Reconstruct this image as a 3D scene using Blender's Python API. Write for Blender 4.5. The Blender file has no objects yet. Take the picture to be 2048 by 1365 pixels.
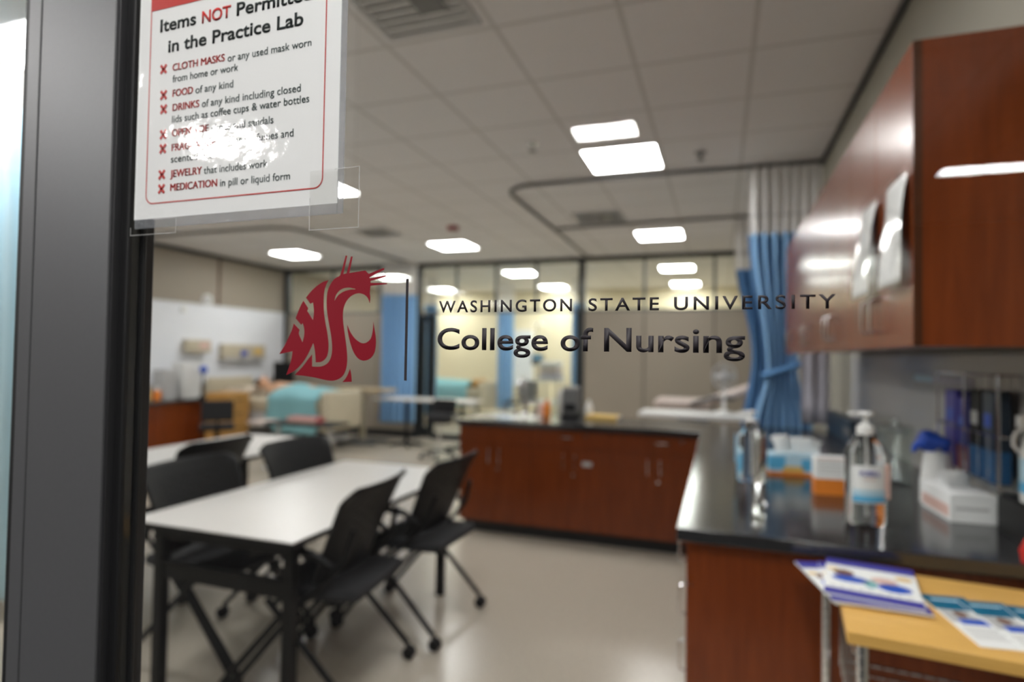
import bpy, bmesh, math, random
from mathutils import Vector, Matrix
random.seed(7)
S = bpy.context.scene
COL = S.collection
PI = math.pi

# ------------------------------------------------------------------ camera
cam_d = bpy.data.cameras.new('camera'); cam = bpy.data.objects.new('camera', cam_d); COL.objects.link(cam)
YAW, PITCH, ROLL = 0.33818821, 0.02480254, 0.01551089
EYE = Vector((0, 0, 1.46))
def cam_axes():
    cy, sy = math.cos(YAW), math.sin(YAW)
    w = Vector((-sy*math.cos(PITCH), cy*math.cos(PITCH), math.sin(PITCH)))
    r0 = Vector((cy, sy, 0)); u0 = r0.cross(w)
    r = r0*math.cos(ROLL) + u0*math.sin(ROLL); u = u0*math.cos(ROLL) - r0*math.sin(ROLL)
    return r, u, w
r_, u_, w_ = cam_axes()
cam.matrix_world = Matrix(((r_.x, u_.x, -w_.x, 0), (r_.y, u_.y, -w_.y, 0), (r_.z, u_.z, -w_.z, EYE.z), (0, 0, 0, 1)))
cam_d.sensor_width = 36.0
cam_d.lens = 1183.0/2048*36
cam_d.clip_start = 0.02
cam_d.dof.use_dof = True
cam_d.dof.focus_distance = 0.405
cam_d.dof.aperture_fstop = 3.6
S.camera = cam

# ------------------------------------------------------------------ world, exposure
wd = bpy.data.worlds.new('world'); S.world = wd; wd.use_nodes = True
wd.node_tree.nodes['Background'].inputs[0].default_value = (0.9, 0.95, 1, 1)
wd.node_tree.nodes['Background'].inputs[1].default_value = 0.02
S.view_settings.view_transform = 'Standard'
S.view_settings.look = 'None'
S.view_settings.gamma = 1
S.view_settings.use_curve_mapping = False
S.view_settings.exposure = 1.35
S.cycles.transparent_max_bounces = 24
S.cycles.max_bounces = 10
LAMP = 13.0           # radiance of the ceiling lamps of the room
LOBBY = 42.0           # radiance of the ceiling lamps of the lobby behind the camera

# ------------------------------------------------------------------ materials
def srgb(r, g, b):
    return tuple(((c/255)/12.92 if c/255 <= .04045 else ((c/255+.055)/1.055)**2.4) for c in (r, g, b))
def new_mat(name):
    m = bpy.data.materials.new(name); m.use_nodes = True
    nt = m.node_tree; b = nt.nodes['Principled BSDF']
    return m, nt, b
def mat(name, col, rough=.5, metal=0, var=.08, scale=6.0, coat=0, spec=.5, bump=0, bscale=200):
    m, nt, b = new_mat(name)
    b.inputs['Roughness'].default_value = rough; b.inputs['Metallic'].default_value = metal
    b.inputs['Specular IOR Level'].default_value = spec
    b.inputs['Coat Weight'].default_value = coat; b.inputs['Coat Roughness'].default_value = .08
    tc = nt.nodes.new('ShaderNodeTexCoord')
    n = nt.nodes.new('ShaderNodeTexNoise'); n.inputs['Scale'].default_value = scale; n.inputs['Detail'].default_value = 4
    r = nt.nodes.new('ShaderNodeValToRGB')
    r.color_ramp.elements[0].color = (*[c*(1-var) for c in col], 1); r.color_ramp.elements[1].color = (*[min(1, c*(1+var)) for c in col], 1)
    nt.links.new(tc.outputs['Object'], n.inputs['Vector']); nt.links.new(n.outputs['Fac'], r.inputs[0]); nt.links.new(r.outputs[0], b.inputs['Base Color'])
    if bump:
        n2 = nt.nodes.new('ShaderNodeTexNoise'); n2.inputs['Scale'].default_value = bscale
        bp = nt.nodes.new('ShaderNodeBump'); bp.inputs['Strength'].default_value = bump; bp.inputs['Distance'].default_value = .002
        nt.links.new(tc.outputs['Object'], n2.inputs['Vector']); nt.links.new(n2.outputs['Fac'], bp.inputs['Height']); nt.links.new(bp.outputs[0], b.inputs['Normal'])
    return m
def wood(name, c1, c2, rough=.25, sc=(14, 14, 1.2), coat=0.1, spec=.35, grain=0):
    m, nt, b = new_mat(name)
    b.inputs['Roughness'].default_value = rough; b.inputs['Coat Weight'].default_value = coat; b.inputs['Coat Roughness'].default_value = .12
    b.inputs['Specular IOR Level'].default_value = spec
    tc = nt.nodes.new('ShaderNodeTexCoord'); mp = nt.nodes.new('ShaderNodeMapping'); mp.inputs['Scale'].default_value = sc
    n = nt.nodes.new('ShaderNodeTexNoise'); n.inputs['Scale'].default_value = 3; n.inputs['Detail'].default_value = 8; n.inputs['Distortion'].default_value = .6
    r = nt.nodes.new('ShaderNodeValToRGB'); r.color_ramp.elements[0].position = .3; r.color_ramp.elements[1].position = .7
    r.color_ramp.elements[0].color = (*c1, 1); r.color_ramp.elements[1].color = (*c2, 1)
    nt.links.new(tc.outputs['Object'], mp.inputs[0]); nt.links.new(mp.outputs[0], n.inputs['Vector']); nt.links.new(n.outputs['Fac'], r.inputs[0]); nt.links.new(r.outputs[0], b.inputs['Base Color'])
    if grain:
        m2 = nt.nodes.new('ShaderNodeMapping'); m2.inputs['Scale'].default_value = (260, 260, 2)
        g = nt.nodes.new('ShaderNodeTexNoise'); g.inputs['Scale'].default_value = 1; g.inputs['Detail'].default_value = 2
        bp = nt.nodes.new('ShaderNodeBump'); bp.inputs['Strength'].default_value = grain; bp.inputs['Distance'].default_value = .001
        nt.links.new(tc.outputs['Object'], m2.inputs[0]); nt.links.new(m2.outputs[0], g.inputs['Vector']); nt.links.new(g.outputs['Fac'], bp.inputs['Height']); nt.links.new(bp.outputs[0], b.inputs['Normal']); nt.links.new(bp.outputs[0], b.inputs['Coat Normal'])
    return m
def emit(name, col, st):
    m = bpy.data.materials.new(name); m.use_nodes = True; nt = m.node_tree; nt.nodes.clear()
    o = nt.nodes.new('ShaderNodeOutputMaterial'); e = nt.nodes.new('ShaderNodeEmission')
    e.inputs[0].default_value = (*col, 1); e.inputs[1].default_value = st; nt.links.new(e.outputs[0], o.inputs[0]); return m
def clear(name, tint=(1, 1, 1), rough=0.0, f0=.04, haze=0.0, hcol=(.8, .85, .9), bump=0, bscale=60, gain=1.0):
    # a thin clear sheet: transparent, with Schlick reflection on each face and an optional milky share
    m = bpy.data.materials.new(name); m.use_nodes = True; nt = m.node_tree; nt.nodes.clear()
    o = nt.nodes.new('ShaderNodeOutputMaterial')
    t = nt.nodes.new('ShaderNodeBsdfTransparent'); t.inputs[0].default_value = (*tint, 1)
    g = nt.nodes.new('ShaderNodeBsdfGlossy'); g.inputs['Roughness'].default_value = rough
    lw = nt.nodes.new('ShaderNodeLayerWeight'); lw.inputs[0].default_value = .5
    p = nt.nodes.new('ShaderNodeMath'); p.operation = 'POWER'; p.inputs[1].default_value = 5
    ma = nt.nodes.new('ShaderNodeMath'); ma.operation = 'MULTIPLY_ADD'; ma.inputs[1].default_value = 1-f0; ma.inputs[2].default_value = f0*gain
    mx = nt.nodes.new('ShaderNodeMixShader')
    nt.links.new(lw.outputs['Facing'], p.inputs[0]); nt.links.new(p.outputs[0], ma.inputs[0]); nt.links.new(ma.outputs[0], mx.inputs[0])
    src = t.outputs[0]
    if haze:
        d = nt.nodes.new('ShaderNodeBsdfDiffuse'); d.inputs[0].default_value = (*hcol, 1)
        h = nt.nodes.new('ShaderNodeMixShader'); h.inputs[0].default_value = haze
        nt.links.new(t.outputs[0], h.inputs[1]); nt.links.new(d.outputs[0], h.inputs[2]); src = h.outputs[0]
    nt.links.new(src, mx.inputs[1]); nt.links.new(g.outputs[0], mx.inputs[2]); nt.links.new(mx.outputs[0], o.inputs[0])
    if bump:
        tc = nt.nodes.new('ShaderNodeTexCoord'); n = nt.nodes.new('ShaderNodeTexNoise'); n.inputs['Scale'].default_value = bscale; n.inputs['Detail'].default_value = 3
        bp = nt.nodes.new('ShaderNodeBump'); bp.inputs['Strength'].default_value = bump; bp.inputs['Distance'].default_value = .004
        nt.links.new(tc.outputs['Object'], n.inputs['Vector']); nt.links.new(n.outputs['Fac'], bp.inputs['Height']); nt.links.new(bp.outputs[0], g.inputs['Normal'])
    return m
def grid_ceiling(name):
    m, nt, b = new_mat(name); b.inputs['Roughness'].default_value = .9; b.inputs['Specular IOR Level'].default_value = .15
    tc = nt.nodes.new('ShaderNodeTexCoord'); sx = nt.nodes.new('ShaderNodeSeparateXYZ'); nt.links.new(tc.outputs['Object'], sx.inputs[0])
    outs = []
    for ax, off in ((0, .152), (1, 2.63)):
        a = nt.nodes.new('ShaderNodeMath'); a.operation = 'SUBTRACT'; a.inputs[1].default_value = off; nt.links.new(sx.outputs[ax], a.inputs[0])
        d = nt.nodes.new('ShaderNodeMath'); d.operation = 'PINGPONG'; d.inputs[1].default_value = .2975; nt.links.new(a.outputs[0], d.inputs[0])
        l = nt.nodes.new('ShaderNodeMath'); l.operation = 'LESS_THAN'; l.inputs[1].default_value = .0125; nt.links.new(d.outputs[0], l.inputs[0]); outs.append(l)
    mx = nt.nodes.new('ShaderNodeMath'); mx.operation = 'MAXIMUM'; nt.links.new(outs[0].outputs[0], mx.inputs[0]); nt.links.new(outs[1].outputs[0], mx.inputs[1])
    n = nt.nodes.new('ShaderNodeTexNoise'); n.inputs['Scale'].default_value = 60; nt.links.new(tc.outputs['Object'], n.inputs['Vector'])
    r = nt.nodes.new('ShaderNodeValToRGB'); r.color_ramp.elements[0].color = (.78, .76, .755, 1); r.color_ramp.elements[1].color = (.86, .84, .835, 1); nt.links.new(n.outputs['Fac'], r.inputs[0])
    mc = nt.nodes.new('ShaderNodeMix'); mc.data_type = 'RGBA'; nt.links.new(mx.outputs[0], mc.inputs[0]); nt.links.new(r.outputs[0], mc.inputs[6]); mc.inputs[7].default_value = (.64, .62, .60, 1)
    nt.links.new(mc.outputs[2], b.inputs['Base Color']); return m
def floor_mat(name, c=(.51, .455, .38)):
    m, nt, b = new_mat(name); b.inputs['Roughness'].default_value = .3; b.inputs['Specular IOR Level'].default_value = .5
    tc = nt.nodes.new('ShaderNodeTexCoord'); n = nt.nodes.new('ShaderNodeTexNoise'); n.inputs['Scale'].default_value = 90; n.inputs['Detail'].default_value = 6
    r = nt.nodes.new('ShaderNodeValToRGB'); r.color_ramp.elements[0].position = .35; r.color_ramp.elements[1].position = .65
    r.color_ramp.elements[0].color = (c[0]*.82, c[1]*.82, c[2]*.82, 1); r.color_ramp.elements[1].color = (c[0]*1.1, c[1]*1.1, c[2]*1.1, 1)
    n3 = nt.nodes.new('ShaderNodeTexNoise'); n3.inputs['Scale'].default_value = 1.5
    rr = nt.nodes.new('ShaderNodeMapRange'); rr.inputs[3].default_value = .22; rr.inputs[4].default_value = .26
    nt.links.new(tc.outputs['Object'], n.inputs['Vector']); nt.links.new(n.outputs['Fac'], r.inputs[0]); nt.links.new(r.outputs[0], b.inputs['Base Color'])
    nt.links.new(tc.outputs['Object'], n3.inputs['Vector']); nt.links.new(n3.outputs['Fac'], rr.inputs[0]); nt.links.new(rr.outputs[0], b.inputs['Roughness'])
    return m
def net_mat(name, col):
    m = bpy.data.materials.new(name); m.use_nodes = True; nt = m.node_tree; nt.nodes.clear()
    o = nt.nodes.new('ShaderNodeOutputMaterial'); t = nt.nodes.new('ShaderNodeBsdfTransparent'); d = nt.nodes.new('ShaderNodeBsdfDiffuse'); d.inputs[0].default_value = (*col, 1)
    tc = nt.nodes.new('ShaderNodeTexCoord'); v = nt.nodes.new('ShaderNodeTexVoronoi'); v.inputs['Scale'].default_value = 160
    l = nt.nodes.new('ShaderNodeMath'); l.operation = 'GREATER_THAN'; l.inputs[1].default_value = .42
    mx = nt.nodes.new('ShaderNodeMixShader')
    nt.links.new(tc.outputs['Object'], v.inputs['Vector']); nt.links.new(v.outputs['Distance'], l.inputs[0]); nt.links.new(l.outputs[0], mx.inputs[0])
    nt.links.new(t.outputs[0], mx.inputs[1]); nt.links.new(d.outputs[0], mx.inputs[2]); nt.links.new(mx.outputs[0], o.inputs[0]); return m

def glassy(name, col, ior):
    m, nt, b = new_mat(name); b.inputs['Base Color'].default_value = (*col, 1); b.inputs['Roughness'].default_value = .02
    b.inputs['Transmission Weight'].default_value = 1; b.inputs['IOR'].default_value = ior; return m
M = {}
M['ceiling'] = grid_ceiling('ceiling_tiles')
M['floor'] = floor_mat('speckled_floor')
M['carpet'] = mat('dark_carpet', (.02, .02, .022), .95, var=.2, scale=80)
M['taupe'] = mat('taupe_panel', (.32, .275, .22), .55, var=.04, scale=2)
M['wall'] = mat('warm_grey_wall', (.36, .34, .28), .6, var=.03)
M['splash'] = mat('glossy_grey_panel', (.58, .56, .52), .16, var=.04)
M['cream'] = mat('cream_wall', (.80, .71, .51), .7, var=.03)
M['lobby'] = mat('lobby_wall', (.06, .06, .063), .7)
M['bronze'] = mat('dark_bronze', (.018, .022, .025), .35, var=.1)
M['gasket'] = mat('black_rubber', (.006, .006, .007), .6)
M['mull'] = mat('grey_anodised', (.105, .106, .111), .48, metal=.25, var=.05, scale=300)
M['mull2'] = mat('dark_anodised', (.04, .04, .043), .42, metal=.4, var=.05, scale=300)
M['greybar'] = mat('grey_joint', (.13, .14, .14), .5)
M['glass'] = clear('pane_glass', (.985, .993, .988), 0, .04)
M['farglass'] = clear('far_pane_glass', (.95, .98, .975), 0, .04)
M['wood'] = wood('cherry_veneer', (.150, .028, .0035), (.210, .043, .007), .24, grain=.22)
M['wooddark'] = wood('cherry_edge', (.06, .018, .006), (.09, .028, .01))
M['oak'] = wood('golden_laminate', (.74, .42, .11), (.82, .49, .14), .35, (1.5, 14, 14), .1)
M['tan'] = wood('tan_laminate', (.42, .33, .20), (.48, .38, .24), .4, (2, 10, 10), 0)
M['tanorange'] = wood('honey_laminate', (.50, .26, .07), (.58, .32, .10), .4, (2, 10, 10), 0)
M['worktop'] = mat('black_worktop', (.020, .020, .022), .15, var=.12, scale=40, spec=.9)
M['toe'] = mat('black_toe_kick', (.008, .008, .008), .5)
M['steel'] = mat('brushed_steel', (.62, .62, .62), .25, metal=1, var=.03)
M['chrome'] = mat('chrome', (.80, .80, .82), .12, metal=1, var=.02)
M['white'] = mat('white_plastic', (.80, .80, .78), .35, var=.02)
M['paper'] = mat('white_paper', (.86, .87, .865), .6, var=.01, spec=.2)
M['board'] = mat('whiteboard', (.80, .82, .86), .3, var=.01)
M['laminate'] = mat('white_laminate', (.72, .70, .67), .32, var=.02)
M['black'] = mat('black_plastic', (.009, .009, .0095), .45, var=.15, scale=30, spec=.22)
M['blackcloth'] = mat('black_fabric', (.012, .012, .014), .85, var=.2, scale=120)
M['blackmetal'] = mat('black_metal', (.007, .007, .007), .45, spec=.2)
M['greyplastic'] = mat('grey_plastic', (.16, .16, .16), .4)
M['lightgrey'] = mat('light_grey', (.50, .50, .50), .5)
M['blue'] = mat('blue_curtain_cloth', (.27, .48, .74), .85, var=.06, scale=25, spec=.2)
M['paleblue'] = mat('pale_blue_cloth', (.58, .78, .88), .9, var=.03)
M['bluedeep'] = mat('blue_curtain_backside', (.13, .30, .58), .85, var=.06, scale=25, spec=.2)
M['net'] = net_mat('white_net', (.85, .83, .82))
M['teal'] = mat('teal_blanket', (.22, .46, .50), .9, var=.12, scale=60, bump=.5, bscale=80)
M['beige'] = mat('beige_plastic', (.52, .46, .34), .45)
M['pillow'] = mat('beige_pillow', (.62, .54, .44), .9)
M['skin'] = mat('manikin_skin', (.62, .36, .22), .5)
M['hair'] = mat('dark_hair', (.03, .02, .015), .7)
M['pinkbeige'] = mat('pink_beige_vinyl', (.62, .52, .47), .4)
M['lilac'] = mat('pale_lilac_cloth', (.60, .58, .66), .9)
M['red'] = mat('red_print', srgb(196, 44, 38), .5, var=.02, spec=.3)
M['redsoft'] = mat('dusty_red', (.45, .10, .10), .5)
M['redalarm'] = mat('alarm_red', (.30, .02, .03), .4)
M['crimson'] = mat('crimson_vinyl', srgb(132, 7, 30), .55, var=.03, spec=.25)
M['charcoal'] = mat('charcoal_vinyl', srgb(49, 45, 49), .55, var=.03, spec=.25)
M['ink'] = mat('dark_green_ink', srgb(38, 58, 56), .6, var=.03, spec=.2)
M['inkblack'] = mat('black_ink', srgb(24, 34, 34), .6, var=.03, spec=.2)
M['orange'] = mat('orange_card', (.75, .22, .02), .5)
M['navy'] = mat('dark_navy', (.018, .035, .06), .4)
M['royal'] = mat('royal_blue', (.02, .09, .55), .4)
M['sky'] = mat('sky_blue_print', (.10, .45, .75), .5)
M['skylight'] = mat('pale_blue_print', (.50, .72, .85), .5)
M['bluedark'] = mat('deep_blue_print', (.02, .12, .30), .45)
M['purple'] = mat('purple_print', (.06, .055, .34), .5, spec=.25)
M['violet'] = mat('violet_print', (.06, .05, .35), .4)
M['tealprint'] = mat('teal_print', (.006, .13, .24), .55, spec=.2)
M['yellow'] = mat('yellow_card', (.75, .50, .15), .6)
M['brownskin'] = mat('brown_print', (.18, .08, .05), .5)
M['salmon'] = mat('salmon_print', (.72, .48, .42), .5)
M['lamp'] = emit('lamp_diffuser', (1, .985, .975), LAMP)
M['lampfar'] = emit('lamp_diffuser_next_room', (1, .97, .91), LAMP*1.25)
M['lamplobby'] = emit('lamp_diffuser_lobby', (1, .98, .95), LOBBY)
M['lampnear'] = emit('lamp_diffuser_dim', (1, .98, .95), 17.0)
M['clearpl'] = clear('clear_plastic', (.90, .94, .93), .06, .10, haze=.06, hcol=(.8, .85, .85))
M['gel'] = glassy('clear_gel', (.96, .98, .98), 1.36)
M['film'] = clear('laminate_film', (1, 1, 1), .06, .03, haze=.0, bump=.075, bscale=70)
M['filmedge'] = clear('laminate_film_edge', (.95, .96, .98), .12, .06, haze=.30, hcol=(.62, .64, .68), bump=.25, bscale=60)
M['tape'] = clear('clear_tape', (.985, .985, .98), .05, .02)
M['tapeedge'] = clear('tape_edge', (.95, .95, .95), .1, .08, haze=.55, hcol=(.8, .8, .8))

# ------------------------------------------------------------------ mesh helpers
class MB:
    """Collects shapes (each with its material) and links them as one mesh object."""
    def __init__(self): self.bm = bmesh.new(); self.mats = []
    def _mi(self, m):
        m = M[m] if isinstance(m, str) else m
        if m not in self.mats: self.mats.append(m)
        return self.mats.index(m)
    def _face(self, vs, mi):
        try: f = self.bm.faces.new(vs); f.material_index = mi; return f
        except ValueError: return None
    def box(self, lo, hi, m, rot=None, piv=None):
        mi = self._mi(m)
        pts = [Vector((x, y, z)) for z in (lo[2], hi[2]) for y in (lo[1], hi[1]) for x in (lo[0], hi[0])]
        if rot:
            c = Vector(piv) if piv else sum(pts, Vector())/8
            R = Matrix.Rotation(rot[0], 3, 'X') if len(rot) == 1 else (Matrix.Rotation(rot[2], 3, 'Z') @ Matrix.Rotation(rot[1], 3, 'Y') @ Matrix.Rotation(rot[0], 3, 'X'))
            pts = [c + R @ (p-c) for p in pts]
        v = [self.bm.verts.new(p) for p in pts]
        for q in ((0, 2, 3, 1), (4, 5, 7, 6), (0, 1, 5, 4), (2, 6, 7, 3), (0, 4, 6, 2), (1, 3, 7, 5)): self._face([v[i] for i in q], mi)
        return self
    def tube(self, pts, r, m, n=10, cap=True):
        mi = self._mi(m); pts = [Vector(p) for p in pts]; rings = []
        rr = r if isinstance(r, (list, tuple)) else [r]*len(pts)
        prev = None
        for i, p in enumerate(pts):
            t = (pts[min(i+1, len(pts)-1)] - pts[max(i-1, 0)]).normalized()
            if prev is None:
                a = t.orthogonal().normalized()
            else:
                a = (prev - t*prev.dot(t)); a = a.normalized() if a.length > 1e-6 else t.orthogonal().normalized()
            prev = a; b = t.cross(a)
            rings.append([self.bm.verts.new(p + (a*math.cos(2*PI*k/n) + b*math.sin(2*PI*k/n))*rr[i]) for k in range(n)])
        for A, B in zip(rings, rings[1:]):
            for k in range(n): self._face([A[k], A[(k+1) % n], B[(k+1) % n], B[k]], mi)
        if cap: self._face(rings[0][::-1], mi); self._face(rings[-1], mi)
        return self
    def lathe(self, prof, m, c=(0, 0, 0), n=24, axis='Z', sx=1, sy=1):
        mi = self._mi(m); c = Vector(c); rings = []
        for (r, z) in prof:
            ring = []
            for k in range(n):
                x, y = r*math.cos(2*PI*k/n)*sx, r*math.sin(2*PI*k/n)*sy
                p = Vector((x, y, z)) if axis == 'Z' else (Vector((x, z, y)) if axis == 'Y' else Vector((z, x, y)))
                ring.append(self.bm.verts.new(c+p))
            rings.append(ring)
        for A, B in zip(rings, rings[1:]):
            for k in range(n): self._face([A[k], A[(k+1) % n], B[(k+1) % n], B[k]], mi)
        self._face(rings[0][::-1], mi); self._face(rings[-1], mi)
        return self
    def prism(self, poly, z0, z1, m):        # poly in XY
        mi = self._mi(m)
        a = [self.bm.verts.new((x, y, z0)) for x, y in poly]; b = [self.bm.verts.new((x, y, z1)) for x, y in poly]
        self._face(a[::-1], mi); self._face(b, mi); n = len(poly)
        for k in range(n): self._face([a[k], a[(k+1) % n], b[(k+1) % n], b[k]], mi)
        return self
    def prism_y(self, poly, y0, y1, m):      # poly in XZ, thickness along Y
        mi = self._mi(m)
        a = [self.bm.verts.new((x, y0, z)) for x, z in poly]; b = [self.bm.verts.new((x, y1, z)) for x, z in poly]
        self._face(a, mi); self._face(b[::-1], mi); n = len(poly)
        for k in range(n): self._face([a[k], b[k], b[(k+1) % n], a[(k+1) % n]], mi)
        return self
    def grid(self, fn, nu, nv, m):           # fn(u, v) -> point, u and v in 0..1
        mi = self._mi(m); V = [[self.bm.verts.new(fn(i/nu, j/nv)) for j in range(nv+1)] for i in range(nu+1)]
        for i in range(nu):
            for j in range(nv): self._face([V[i][j], V[i+1][j], V[i+1][j+1], V[i][j+1]], mi)
        return self
    def ball(self, c, r, m, n=16):
        mi = self._mi(m); c = Vector(c); r = Vector(r) if isinstance(r, (tuple, list)) else Vector((r, r, r))
        g = bmesh.ops.create_uvsphere(self.bm, u_segments=n, v_segments=max(8, n*2//3), radius=1)
        fs = set()
        for v in g['verts']:
            v.co = Vector((v.co.x*r.x, v.co.y*r.y, v.co.z*r.z)) + c
            fs.update(v.link_faces)
        for f in fs: f.material_index = mi
        return self
    def build(self, name, parent=None, bevel=0, seg=2, smooth=True, solid=0, subsurf=0):
        me = bpy.data.meshes.new(name)
        bmesh.ops.recalc_face_normals(self.bm, faces=self.bm.faces)
        self.bm.to_mesh(me); self.bm.free()
        for m in self.mats: me.materials.append(m)
        o = bpy.data.objects.new(name, me); COL.objects.link(o)
        if parent: o.parent = parent
        if smooth:
            for p in me.polygons: p.use_smooth = True
            me.set_sharp_from_angle(angle=math.radians(38))
        if solid:
            s = o.modifiers.new('thickness', 'SOLIDIFY'); s.thickness = solid; s.offset = 0
        if bevel:
            b = o.modifiers.new('bevel', 'BEVEL'); b.width = bevel; b.segments = seg; b.limit_method = 'ANGLE'; b.angle_limit = math.radians(40); b.harden_normals = False
        if subsurf:
            s = o.modifiers.new('sub', 'SUBSURF'); s.levels = subsurf; s.render_levels = subsurf
        return o
def tag(o, label, cat, group=None, kind=None):
    o['label'] = label; o['category'] = cat
    if group: o['group'] = group
    if kind: o['kind'] = kind
    return o
def thing(name, label, cat, loc=(0, 0, 0), rz=0, group=None):
    o = bpy.data.objects.new(name, None); COL.objects.link(o); o.location = loc; o.rotation_euler = (0, 0, rz); o.empty_display_size = .1
    return tag(o, label, cat, group)
def struct(o, label=None):
    o['kind'] = 'structure'
    if label: o['label'] = label
    return o
def sbox(name, lo, hi, m, parent=None, bevel=0):
    o = MB().box(lo, hi, m).build(name, parent, bevel=bevel)
    if parent is None: o['kind'] = 'structure'
    return o
def dup(root, loc, rz, label, group=None):
    r = root.copy(); COL.objects.link(r); r.location = loc; r.rotation_euler = (0, 0, rz); r['label'] = label
    if group: r['group'] = group
    for ch in list(root.children):
        c = ch.copy(); COL.objects.link(c); c.parent = r
        for g in list(ch.children):
            d = g.copy(); COL.objects.link(d); d.parent = c
    return r

# ------------------------------------------------------------------ the room shell
XL, XR, YF, YB, ZC = -7.87, 0.95, 9.25, 13.75, 3.05
YG = 0.39                                    # outer face of the glazed front
sbox('floor', (XL-.2, YG, -.1), (4.6, YB+.2, 0), 'floor')
sbox('floor', (XL-.2, -7.4, -.1), (4.6, YG-.001, 0), 'carpet')
sbox('ceiling', (XL-.2, YG+.08, ZC), (XR+.2, YB+.2, ZC+.1), 'ceiling')
sbox('wall_left', (XL-.12, YG+.08, 0), (XL, YB, ZC), 'taupe')
sbox('wall_right', (XR, YG+.08, 0), (XR+.12, YB, ZC), 'wall')
sbox('wall_back', (XL-.12, YB, 0), (XR+.12, YB+.12, ZC), 'cream')
# bulkhead above the wall cabinets and the glossy panel below them
sbox('trim_1', (.77, YG+.08, 2.285), (XR-.002, 5.25, ZC-.002), 'wall')
sbox('trim_2', (.745, YG+.08, 3.02), (.768, 5.25, ZC-.002), 'bronze')
sbox('trim_3', (XR-.012, 1.3, .932), (XR-.001, 5.1, 1.495), 'splash')
# seams of the panelled left wall
for i, y in enumerate((4.2, 5.9, 7.64)):
    sbox('trim_%d' % (4+i), (XL, y-.02, .1), (XL+.006, y+.02, ZC), 'wooddark')
sbox('trim_7', (XL, YG+.08, 2.99), (XL+.03, YF-.05, ZC-.002), 'bronze')
sbox('baseboard_left', (XL, YG+.08, 0), (XL+.012, YF-.05, .1), 'toe')
# far partition: dark head rail, posts, transom lights, taupe panels, glass bay
fr = MB()
fr.box((XL, YF-.04, 2.975), (XR, YF+.04, ZC-.001), 'bronze')
fr.box((XL, YF-.035, 2.175), (-5.0, YF+.035, 2.205), 'greybar').box((-2.08, YF-.035, 2.175), (XR, YF+.035, 2.205), 'greybar').box((-5.0, YF-.03, 2.17), (-2.08, YF+.03, 2.20), 'greybar')
for x in (-7.82, -4.99, -2.08): fr.box((x-.045, YF-.05, 0), (x+.045, YF+.05, 2.98), 'bronze')
for x in (-6.8, -5.8, -4.27, -3.55, -2.84, -1.1, -.08): fr.box((x-.022, YF-.02, 2.2), (x+.022, YF+.02, 2.98), 'greybar')
fr.box((XL, YF-.045, 0), (-5.0, YF+.045, .12), 'toe').box((-2.08, YF-.045, 0), (XR, YF+.045, .12), 'toe').box((-4.7, YF-.04, 0), (-2.08, YF+.04, .1), 'bronze')
struct(fr.build('trim_8'))
tp = [(-7.77, -6.809), (-6.791, -5.809), (-5.791, -5.04), (-2.03, -1.109), (-1.091, -.089), (-.071, XR)]
for x in (-6.8, -5.8, -1.1, -.08): sbox('trim_10', (x-.02, YF+.031, .12), (x+.02, YF+.04, 2.175), 'mull2')
for i, (a, b) in enumerate(tp):
    sbox('wall_far', (a, YF-.03, .12), (b, YF+.03, 2.175), 'taupe')
w3 = MB().box((-4.72, YF-.03, .1), (-4.66, YF+.03, 2.17), 'bronze').box((-2.16, YF-.04, .1), (-2.10, YF+.04, 2.17), 'bronze').build('window_3'); struct(w3)
MB().box((-4.66, YF-.005, .1), (-2.16, YF+.005, 2.17), 'farglass').build('pane', w3)
w4 = MB().box((XL, YF-.03, 2.205), (XR, YF+.03, 2.212), 'greybar').build('window_4'); struct(w4)
for a, b in ((-7.77, -6.82), (-6.78, -5.82), (-5.78, -5.04), (-4.94, -4.29), (-4.25, -3.57), (-3.53, -2.86), (-2.82, -2.13), (-2.03, -1.12), (-1.08, -.1), (-.06, XR)):
    MB().box((a, YF-.004, 2.215), (b, YF+.004, 2.972), 'farglass').build('pane', w4)
d1 = MB().box((-4.94, YF-.03, .02), (-4.86, YF+.03, 2.15), 'bronze').box((-4.80, YF-.03, .02), (-4.73, YF+.03, 2.15), 'bronze').box((-4.86, YF-.03, 2.05), (-4.80, YF+.03, 2.15), 'bronze').box((-4.86, YF-.03, .02), (-4.80, YF+.03, .2), 'bronze').build('door_1'); struct(d1)
MB().box((-4.86, YF-.005, .2), (-4.80, YF+.005, 2.05), 'farglass').build('pane', d1)

# ------------------------------------------------------------------ glazed front (nearest the camera)
PR, PL = -.515, -.636
w1 = MB().box((.74, YG-.02, 0), (.86, YG+.08, 2.9), 'mull2').box((PR, YG-.02, 0), (.86, YG+.08, .06), 'mull2').box((PR, YG-.02, 2.9), (.86, YG+.08, 2.98), 'mull2').build('window_1', bevel=.002); struct(w1)
MB().box((-.5046, YG, .06), (.74, YG+.008, 2.9), 'glass').build('pane', w1)
MB().box((PR, YG-.003, .06), (-.5056, YG+.012, 2.9), 'gasket').box((-.5056, YG+.009, .06), (-.501, YG+.012, 2.9), 'gasket').build('gasket', w1, bevel=.001)
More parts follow.
